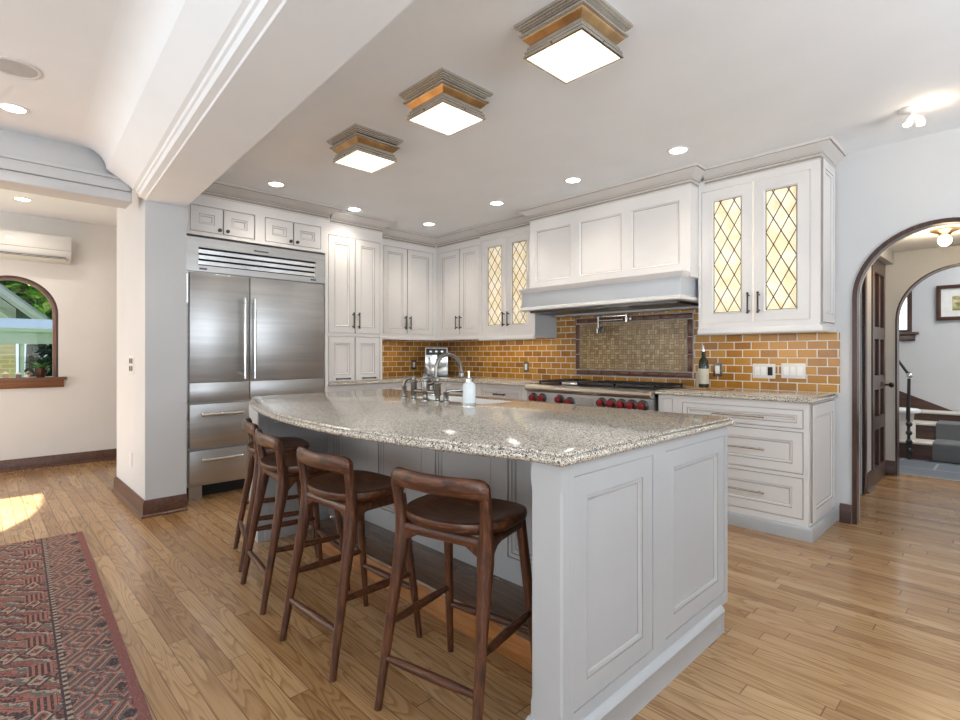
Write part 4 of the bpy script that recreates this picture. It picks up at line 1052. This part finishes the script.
# outlet plates
def outlet(label, loc, rz, n=1, mat=None, w=.072, h=.115, dark=False, group=None):
    W_ = w + (n - 1) * .046
    o = thing('wall_plate', label, 'outlet', loc, rz, group)
    box(-W_ / 2, W_ / 2, -.006, 0, -h / 2, h / 2).build('cover', mat or M['plastic'], o, bevel=.002)
    for i in range(n):
        x = (i - (n - 1) / 2) * .046
        dk_ = dark and i == n - 1
        box(x - .017, x + .017, -.011, -.006, -.033, .033).build('rocker', M['void'] if dk_ else M['white'], o, bevel=.001)
    return o
outlet('white triple plate with a dark end rocker right of the wine bottle', (-1.400, YW - .008, 1.066), 0, 3, dark=True)
outlet('white triple rocker switch plate at the right end of the amber tiles', (-1.195, YW - .008, 1.072), 0, 3)
outlet('steel-framed outlet plate between the wine bottle and the triple plates', (-1.755, YW - .008, 1.07), 0, 1, M['nickel'])
outlet('steel-framed outlet plate on the amber tiles left of the range', (-3.86, YW - .008, 1.055), 0, 1, M['nickel'])
outlet('dark outlet plate on the side wall tiles left of the coffee machine', (XL + .008, 4.03, 1.065), R90, 1, M['steeld'])
outlet('white outlet plate under the island worktop at the left end', (-3.372, 1.435, .81), R90, 1)
outlet('low outlet plate on the wall stub above the baseboard', (-4.93, .905, .36), 0, 1)
tp = thing('switch_plate', 'pale four-switch plate on the wall stub below the ceiling beam', 'switch', (-4.91, .905, 1.115), 0)
box(-.08, .08, -.006, 0, -.075, .075).build('cover', M['plastic'], tp, bevel=.002)
for x in (-.035, .035):
    for z in (-.03, .03): box(x - .018, x + .018, -.010, -.006, z - .02, z + .02).build('rocker', M['nickel'], tp, smooth=0)

# pot filler
po = thing('pot_filler', 'steel folding pot filler tap on the mosaic above the range', 'tap', (-2.575, YW - .018, 1.535))
MB().lathe([(.032, 0), (.032, -.010), (.016, -.016), (.014, -.05), (.003, -.052)], seg=16, axis='y').build('wall_flange', M['steelp'], po)
mb = MB(); mb.tube([(0, -.045, -.035), (0, -.045, .04)], .012, 10)
mb.tube([(0, -.045, .028), (-.30, -.055, .028)], .009, 10); mb.tube([(-.30, -.055, .04), (-.30, -.055, -.02)], .011, 10); mb.tube([(-.30, -.055, -.008), (-.02, -.085, -.012)], .008, 10)
mb.build('arm', M['steelp'], po)
mb = MB(); mb.tube([(-.30, -.06, -.01), (-.30, -.06, -.08)], .010, 10); mb.tube([(-.27, -.075, -.08), (-.30, -.075, -.085), (-.30, -.075, -.13)], .010, 10); mb.build('spout', M['steelp'], po)
MB().lathe([(.004, 0), (.03, -.006), (.032, -.02), (.003, -.024)], (-.245, -.06, -.10), 14, 'y').build('valve_wheel', M['steeld'], po)

# coffee machine in the corner
cm = thing('coffee_machine', 'steel and black coffee machine in the tiled corner behind the faucet', 'coffee machine', (-5.07, 4.16, .92), math.radians(48))
box(-.14, .14, -.12, .16, .02, .36).build('housing', M['steelp'], cm, bevel=.006)
box(-.125, .125, -.135, -.12, .27, .345).build('control_panel', M['black'], cm, bevel=.003)
for x in (-.07, 0, .07): MB().lathe([(.016, 0), (.016, -.012), (.003, -.014)], (x, -.135, .308), 12, 'y').build('dial', M['steelp'], cm)
mb = MB().lathe([(.02, .27), (.02, .225), (.035, .22), (.035, .205), (.01, .20)], (.03, -.16, 0), 14); mb.tube([(.03, -.16, .213), (.03, -.26, .208)], .009, 8); mb.build('portafilter', M['black'], cm)
box(-.14, .14, -.20, .16, 0, .02).build('drip_tray', M['steeld'], cm, bevel=.003)
MB().tube([(-.09, -.14, .24), (-.09, -.16, .2), (-.09, -.17, .08)], .005, 8).build('steam_wand', M['steelp'], cm)

# wine bottle, boards by the range
cb = tag(box(-1.86, -1.70, 4.10, 4.30, .9205, .932).build('cutting_board', M['board'], bevel=.004), 'small wooden board under the dark wine bottle right of the range', 'board')
cb2 = tag(box(-1.685, -1.58, 4.12, 4.34, .9205, .934).build('cutting_board', M['board'], bevel=.004), 'wooden board lying right of the wine bottle on the worktop', 'board')
wbt = thing('wine_bottle', 'dark wine bottle with a cream label standing on a wooden board', 'bottle', (-1.762, 4.20, .932))
MB().lathe([(.030, 0), (.037, .004), (.038, .19), (.034, .215), (.016, .245), (.0145, .30), (.003, .301)], seg=20).build('bottle_glass', M['bottle'], wbt)
MB().lathe([(.0385, .03), (.0388, .031), (.0388, .15), (.0385, .151)], seg=20).build('bottle_label', M['label'], wbt)
MB().lathe([(.0155, .29), (.0155, .302), (.006, .306), (.004, .335), (.001, .336)], seg=12).build('pourer', M['steelp'], wbt)
ob = thing('oil_bottle', 'small pale cruet tucked behind the wine bottle by the range', 'bottle', (-1.86, 4.35, .92))
MB().lathe([(.024, 0), (.028, .004), (.028, .11), (.012, .13), (.010, .17), (.003, .171)], seg=16).build('cruet_body', M['label'], ob)
MB().lathe([(.012, .17), (.012, .185), (.003, .188)], seg=12).build('stopper', M['steelp'], ob)

# ================================================================== BAR STOOLS
def make_stool():
    t = thing('bar_stool', '', 'bar stool', (0, 0, 0), 0, 'walnut bar stools along the island')
    # seat: rounded saddle
    mb = MB(); n_ = 44
    def outline(k, z, dish=0.0):
        r = []
        for i in range(n_):
            a = 2 * PI * i / n_; c, s = math.cos(a), math.sin(a)
            e = 2 / (3.0 if s > 0 else 2.4)
            x = .212 * k * math.copysign(abs(c) ** e, c); y = .172 * k * math.copysign(abs(s) ** e, s)
            x *= 1.0 + .05 * (y / .17)
            r.append((x, y + .012, z + dish * (abs(x) / .212) ** 2))
        return r
    mb.rings([outline(.80, .620), outline(.92, .622), outline(.985, .634), outline(1.0, .648), outline(.985, .657, .004), outline(.93, .659, .007), outline(.7, .648, .008), outline(.4, .641, .005), outline(.12, .639, .002)])
    mb.build('seat', M['walnut_x'], t, smooth=50)
    mb = MB()
    for s in (-1, 1): mb.tube([(s * .166, -.112, .598), (s * .160, .140, .600)], .020, 10, .7)
    mb.tube([(-.166, -.110, .598), (.166, -.110, .598)], .020, 10, .7); mb.tube([(-.158, .138, .600), (.158, .138, .600)], .017, 10, .7)
    mb.build('seat_rail', M['walnut_x'], t)
    for s in (-1, 1):
        # rear leg runs up into the back post
        p = [(s * .198, -.207, 0), (s * .191, -.180, .16), (s * .184, -.150, .33), (s * .177, -.126, .46), (s * .173, -.112, .54), (s * .172, -.108, .59), (s * .176, -.112, .64), (s * .181, -.121, .70), (s * .183, -.129, .755), (s * .181, -.132, .785)]
        lg = MB().tube(p, [.0135, .0165, .019, .023, .028, .027, .0215, .019, .019, .019], 14).build('leg', M['walnut_z'], t)
        x0, x1 = (s * .172, s * .085)
        mb = MB().prism([(-.132, .50), (-.112, .505), (-.085, .545), (-.055, .580), (-.02, .592), (-.02, .612), (-.125, .612)], s * .171 - .013, s * .171 + .013, 'yz')
        mb.build('bracket', M['walnut_z'], lg, bevel=.004)
        MB().rings([[(x0, y, .515), (x0 - s * .022, y, .555), (x1, y, .590), (x1, y, .612), (x0, y, .612)] for y in (-.122, -.098)]).build('bracket', M['walnut_z'], lg, bevel=.004)
        p = [(s * .198, .207, 0), (s * .187, .186, .20), (s * .171, .158, .45), (s * .160, .140, .612)]
        MB().tube(p, [.0125, .0155, .0185, .019], 14).build('leg', M['walnut_z'], t)
    # crest rail: wide, bent backwards, ends turn down into the posts
    rs = []; N = 28
    for i in range(N + 1):
        u = -1 + 2 * i / N; x = .196 * u
        y = -.126 - .045 * (1 - u * u)
        e = abs(u); q = max(0, (e - .84) / .16)
        top = .812 - .004 * e ** 4 - .016 * q ** 2.4; bot = .748 - .016 * max(0, (e - .5) / .5) ** 2.2 + .004 * q
        th = .0115 + .009 * e ** 3 - .006 * max(0, (e - .93) / .07)
        tx_ = Vector((.196, .09 * u, 0)).normalized(); nx = Vector((tx_.y, -tx_.x, 0))
        ring = []
        for k in range(12):
            a = 2 * PI * k / 12; c, s_ = math.cos(a), math.sin(a)
            o_ = math.copysign(abs(c) ** .7, c) * th; h = math.copysign(abs(s_) ** .7, s_) * (top - bot) / 2
            ring.append((x + nx.x * o_, y + nx.y * o_, (top + bot) / 2 + h))
        rs.append(ring)
    MB().rings(rs).build('backrest', M['walnut_x'], t, smooth=60)
    def stretcher(a, b, r0=.0105, r1=.0155):
        a, b = Vector(a), Vector(b)
        MB().tube([a, a.lerp(b, .25), a.lerp(b, .5), a.lerp(b, .75), b], [r0, r1 * .92, r1, r1 * .92, r0], 12).build('stretcher', M['walnut_x'], t)
    stretcher((-.190, -.179, .165), (.190, -.179, .165))
    stretcher((-.187, .186, .205), (.187, .186, .205))
    for s in (-1, 1): stretcher((s * .186, -.160, .275), (s * .183, .179, .275))
    return t
stools = [((-1.363, 1.227), 12.9, 'walnut bar stool at the right end of the island, nearest the camera'),
          ((-1.964, 1.146), 2.3, 'walnut bar stool second from the right island post'),
          ((-2.601, 1.190), -7.7, 'walnut bar stool third from the right island post'),
          ((-3.125, 1.310), -15, 'walnut bar stool at the far left end of the island by the fridge')]
proto = make_stool()
for i, ((x, y), a, lab) in enumerate(stools):
    o = proto if i == 0 else copy_tree(proto)
    o.location = (x, y, 0); o.rotation_euler = (0, 0, math.radians(a)); o['label'] = lab

# ================================================================== CEILING LIGHTS
def make_fixture():
    t = thing('ceiling_light', '', 'light', (0, 0, 0), 0, 'square ceiling lights over the island')
    def sq(h, z): return [(-h, -h, z), (h, -h, z), (h, h, z), (-h, h, z)]
    P = .183
    MB().rings([sq(P, 0), sq(P, -.012), sq(P - .006, -.014), sq(P - .006, -.020), sq(P - .014, -.022), sq(P - .014, -.028), sq(P - .022, -.030), sq(P - .022, -.034), sq(P - .028, -.036)]).build('canopy', M['antique'], t, smooth=0)
    MB().rings([sq(.140, -.036), sq(.158, -.042), sq(.168, -.048), sq(.168, -.056), sq(.158, -.061)]).build('upper_band', M['antique'], t, smooth=0)
    MB().rings([sq(.158, -.061), sq(.155, -.066), sq(.136, -.086), sq(.134, -.088)]).build('cove_band', M['brass'], t, smooth=0)
    MB().rings([sq(.126, -.087), sq(.134, -.090), sq(.134, -.098), sq(.141, -.100), sq(.143, -.110), sq(.139, -.113), sq(.149, -.118), sq(.151, -.128), sq(.147, -.131), sq(.152, -.134), sq(.154, -.146), sq(.144, -.147), sq(.144, -.135)], cap1=False).build('lower_frame', M['antique'], t, smooth=0)
    box(-.1445, .1445, -.1445, .1445, -.144, -.140).build('glass_pane', M['lampglass'], t, smooth=0)
    mb = MB()
    for sx, sy in ((1, 0), (-1, 0), (0, 1), (0, -1)): mb.sphere((sx * .152, sy * .154, -.139), .004, seg=8, rin=6)
    mb.build('screw', M['steeld'], t)
    return t
fx = make_fixture()
for i, ((x, y), lab) in enumerate([((-1.350, 1.872), 'square metal ceiling light nearest the camera'), ((-2.190, 1.862), 'square metal ceiling light in the middle of the row of three'), ((-3.050, 1.882), 'square metal ceiling light nearest the fridge')]):
    o = fx if i == 0 else copy_tree(fx)
    o.location = (x, y, CZ); o['label'] = lab
def make_down(e):
    t = thing('recessed_light', '', 'light', (0, 0, 0), 0, 'recessed ceiling downlights')
    MB().lathe([(.074, 0), (.074, -.004), (.058, -.006), (.056, -.0035)], seg=28, cap1=False).build('trim_ring', M['white'], t)
    MB().lathe([(.056, -.0005), (.056, -.0032), (.002, -.0034)], seg=28).build('lens', M['bulb'], t)
    l = add_light('downlight_lamp', 'SPOT', (0, 0, -.01), (0, 0, 0), e, (1, .9, .76), spot_size=math.radians(125), spot_blend=.8, shadow_soft_size=.05); l.parent = t
    return t
dl = make_down(17)
spots = [((-4.352, 1.83, CZ), 'recessed downlight in front of the cabinet over the fridge'), ((-4.57, 2.70, CZ), 'recessed downlight in front of the tall larder cupboard'), ((-4.523, 3.60, CZ), 'recessed downlight nearest the tiled corner'),
         ((-3.446, 3.56, CZ), 'recessed downlight in front of the left leaded glass cabinet'), ((-2.556, 3.54, CZ), 'recessed downlight in front of the middle of the range hood'), ((-1.668, 3.55, CZ), 'recessed downlight between the range hood and the right glass cabinet'),
         ((-4.07, .165, CZ), 'recessed downlight in the coved front ceiling beside the round speaker')]
for i, (p, lab) in enumerate(spots):
    o = dl if i == 0 else copy_tree(dl)
    o.location = p; o['label'] = lab
sk2 = thing('ceiling_speaker', 'round grey ceiling speaker in the coved front ceiling', 'speaker', (-3.49, .148, CZ))
MB().lathe([(.107, 0), (.107, -.006), (.092, -.008), (.090, -.005)], seg=32, cap1=False).build('rim', M['plastic'], sk2)
MB().lathe([(.090, -.001), (.090, -.005), (.05, -.007), (.002, -.0075)], seg=32).build('grille', M['speaker'], sk2)
rd = copy_tree(dl); rd.location = (-6.49, .33, 2.65); rd['label'] = 'round downlight on the lower far room ceiling before the air conditioner'
for ch in rd.children:
    if ch.type == 'LIGHT': ch.data = ch.data.copy(); ch.data.energy = 14; ch.data.spot_size = math.radians(165)
# small spotlight on the ceiling in front of the arch
sl = thing('ceiling_spotlight', 'small white ceiling spotlight with lit bulbs above the arch', 'light', (-.435, 3.93, CZ))
MB().lathe([(.062, 0), (.062, -.008), (.05, -.014), (.012, -.018)], seg=24).build('canopy', M['white'], sl)
MB().tube([(0, 0, -.014), (0, 0, -.05)], .010, 10).build('stem', M['white'], sl)
for i, (dx, dy) in enumerate(((.035, .01), (-.02, -.03))):
    h = MB().tube([(dx * .2, dy * .2, -.045), (dx * .7, dy * .7, -.065), (dx, dy, -.098)], [.012, .020, .026], 12).build('lamp_head', M['white'], sl)
    MB().lathe([(.018, 0), (.018, -.004), (.002, -.005)], (dx, dy, -.099), 12).build('bulb', M['bulbw'], h)
l = add_light('spotlight_lamp', 'POINT', (.075, -.02, -.05), (0, 0, 0), .8, (1, .74, .48), shadow_soft_size=.008); l.parent = sl

# ================================================================== FRONT / FAR ROOM
rg_a = math.radians(-2.5)
rug = MB(); 
rug.box(0, 3.6, -2.0, 0, .001, .011)
o = rug.build('area_rug', M['rug'], loc=(-4.385, .525, 0), rz=rg_a, bevel=.003)
tag(o, 'red patterned tribal area rug on the oak floor at the left', 'rug')
ac = thing('wall_air_conditioner', 'white split air conditioner on the far wall above the arched window', 'air conditioner', (XFAR, .745, 2.165), R90)
MB().prism([(-.001, .0), (-.10, .0), (-.175, .02), (-.20, .06), (-.205, .10), (-.205, .25), (-.19, .272), (-.15, .28), (-.001, .28)], -.86, .0, 'yz').build('casing', M['plastic'], ac, bevel=.006)
box(-.80, -.045, -.215, -.150, .028, .046).build('air_slot', M['void'], ac, smooth=0)
MB().prism([(-.150, .010), (-.195, .018), (-.214, .040), (-.217, .036), (-.197, .012), (-.150, .004)], -.80, -.045, 'yz').build('louvre', M['plastic'], ac)
box(-.855, -.005, -.2062, -.205, .118, .121).build('panel_seam', M['nickel'], ac, smooth=0)
box(-.52, -.45, -.2065, -.205, .185, .21).build('badge', M['white'], ac, smooth=0)

# things on the far window sill
SZ = .955
def birdhouse(y, h, col, lab):
    t = thing('toy_house', lab, 'ornament', (XFAR + .0, y, SZ), 0, None)
    box(-.02, .02, -.022, .022, 0, h * .6).build('house_body', flat('painted_toy', col, .6), t, smooth=0)
    MB().prism([(-.03, h * .6), (0, h), (.03, h * .6)], -.026, .026, 'yz').build('house_roof', M['mat'], t, smooth=0)
    return t
birdhouse(.235, .07, (.45, .32, .18), 'little wooden toy house on the sill, left of the two')
birdhouse(.335, .06, (.20, .16, .14), 'little dark toy house on the sill, nearer the plant')
pp = thing('potted_plant', 'dark glazed pot with leafy green plant on the far window sill', 'plant', (XFAR - .01, .51, SZ))
MB().lathe([(.032, 0), (.036, .004), (.052, .05), (.060, .085), (.062, .10), (.054, .10), (.05, .085)], seg=20).build('pot', M['pot'], pp)
def leaf(mb, base, yaw, el, L, W_, droop):
    d = Vector((math.cos(yaw) * math.cos(el), math.sin(yaw) * math.cos(el), math.sin(el))); side = Vector((-math.sin(yaw), math.cos(yaw), 0))
    b = Vector(base); cs = []
    for k in range(6):
        t_ = k / 5; p = b + d * L * t_ - Vector((0, 0, droop * t_ * t_)); wd = W_ * math.sin(PI * min(.97, .08 + t_ * .9))
        cs.append((p - side * wd, p + Vector((0, 0, -wd * .3)), p + side * wd))
    vs = [q for c in cs for q in c]; fs = []
    for k in range(5):
        for j in range(2): fs.append((k * 3 + j, k * 3 + j + 1, k * 3 + j + 4, k * 3 + j + 3))
    mb.add(vs, fs)
mb = MB(); rr = random.Random(3)
for i in range(22): leaf(mb, (0, 0, .09), rr.uniform(0, 2 * PI), rr.uniform(.1, 1.0), rr.uniform(.10, .17), rr.uniform(.012, .02), rr.uniform(.02, .07))
mb.build('foliage', M['leafp'], pp)
sp2 = thing('potted_plant', 'tiny pale seedling in a white cup on the sill between toy houses and plant', 'plant', (XFAR, .405, SZ))
MB().lathe([(.014, 0), (.018, .03), (.015, .03)], seg=12).build('pot', M['white'], sp2)
mb = MB()
for i in range(9): leaf(mb, (0, 0, .028), rr.uniform(0, 2 * PI), rr.uniform(.2, 1.2), rr.uniform(.03, .06), .008, .01)
mb.build('foliage', M['leafp'], sp2)

# ================================================================== OUTSIDE the far window
struct('ground_outside', box(-40, XFAR - .3, -12, 14, -.5, -.4), M['grass'], smooth=0)
hs = thing('garage_house', 'pale gabled outbuilding with grey eaves seen through the arched window', 'building', (0, 0, 0))
GX = -12.6
MB().prism([(-3.0, -.4), (-3.0, 1.9), (-.95, 3.3), (.55, 2.02), (.55, -.4)], GX - 4, GX, 'yz').build('wall', M['sidings'], hs, smooth=0)
def slab(y0, z0, y1, z1, t, x0, x1): return MB().prism([(y0, z0), (y1, z1), (y1, z1 + t), (y0, z0 + t)], x0, x1, 'yz')
GE = -12.0
zl = lambda y: 2.40 - .885 * (y - .322)
def band(o0, o1, x0, x1, ya=-.95, yb=1.0): return MB().prism([(ya, zl(ya) - o1), (yb, zl(yb) - o1), (yb, zl(yb) - o0), (ya, zl(ya) - o0)], x0, x1, 'yz')
band(0, .05, GX - 4.2, GE).build('roof', M['shingle'], hs, smooth=0)
band(.05, .13, GE - .05, GE - .01).build('fascia', M['sidings'], hs, smooth=0)
band(.13, .21, GE - .09, GE - .05).build('fascia', M['fascia'], hs, smooth=0)
band(.36, .44, GX, GX + .08).build('gable_trim', M['fascia'], hs, smooth=0)

ph = thing('garden_porch', 'low flat-roofed porch with a blue roof and yellow brick pier outside the window', 'porch', (0, 0, 0))
PX_ = -10.8
box(PX_ + .09, PX_ + .125, -2.4, 1.2, 1.545, 1.60).build('roof_edge', M['sidings'], ph, smooth=0)
MB().prism([(PX_ - 1.0, 1.80), (PX_ + .12, 1.60), (PX_ + .12, 1.56), (PX_ - 1.0, 1.76)], -2.5, 1.2, 'xz').build('porch_roof', M['bluish'], ph, smooth=0)
box(PX_ - .1, PX_ + .08, -2.4, 1.0, 1.36, 1.555).build('beam', M['fascia'], ph, smooth=0)
box(PX_ - .35, PX_ + .05, -.2, .46, -.4, 1.36).build('brick_pier', M['ybrick'], ph, smooth=0)
MB().tube([(PX_ - .05, .54, -.4), (PX_ - .05, .54, 1.36)], .035, 10).build('post', M['sidings'], ph)
def tree(name, lab, c, R_, n_, mat, trunk, seed, ls=.16):
    t = thing(name, lab, 'tree', (c[0], c[1], -.4)); r = random.Random(seed); mb = MB()
    for i in range(n_):
        while True:
            v = Vector((r.uniform(-1, 1), r.uniform(-1, 1), r.uniform(-1, 1)))
            if .25 < v.length < 1: break
        p = Vector((v.x * R_[0], v.y * R_[1], c[2] + .4 + v.z * R_[2]))
        leaf(mb, p, r.uniform(0, 2 * PI), r.uniform(-.8, .8), ls * r.uniform(.7, 1.4), ls * .32, ls * .3)
    mb.build('foliage', mat, t)
    MB().tube([(0, 0, 0), (.05, .03, (c[2] + .4) * .5), (0, 0, c[2] + .4)], [trunk, trunk * .8, trunk * .5], 10).build('trunk', M['trimz'], t)
    return t
tree('leafy_tree', 'bright yellow-green leafy tree behind the gabled outbuilding', (-19.5, 1.2, 4.0), (1.6, 3.0, 2.4), 5200, M['leaf'], .2, 5, .36)
tree('leafy_tree', 'dark green shrub tree beyond the blue-roofed porch', (-13.7, 1.95, 1.0), (.8, 1.1, 1.2), 3000, M['leafd'], .08, 9, .2)
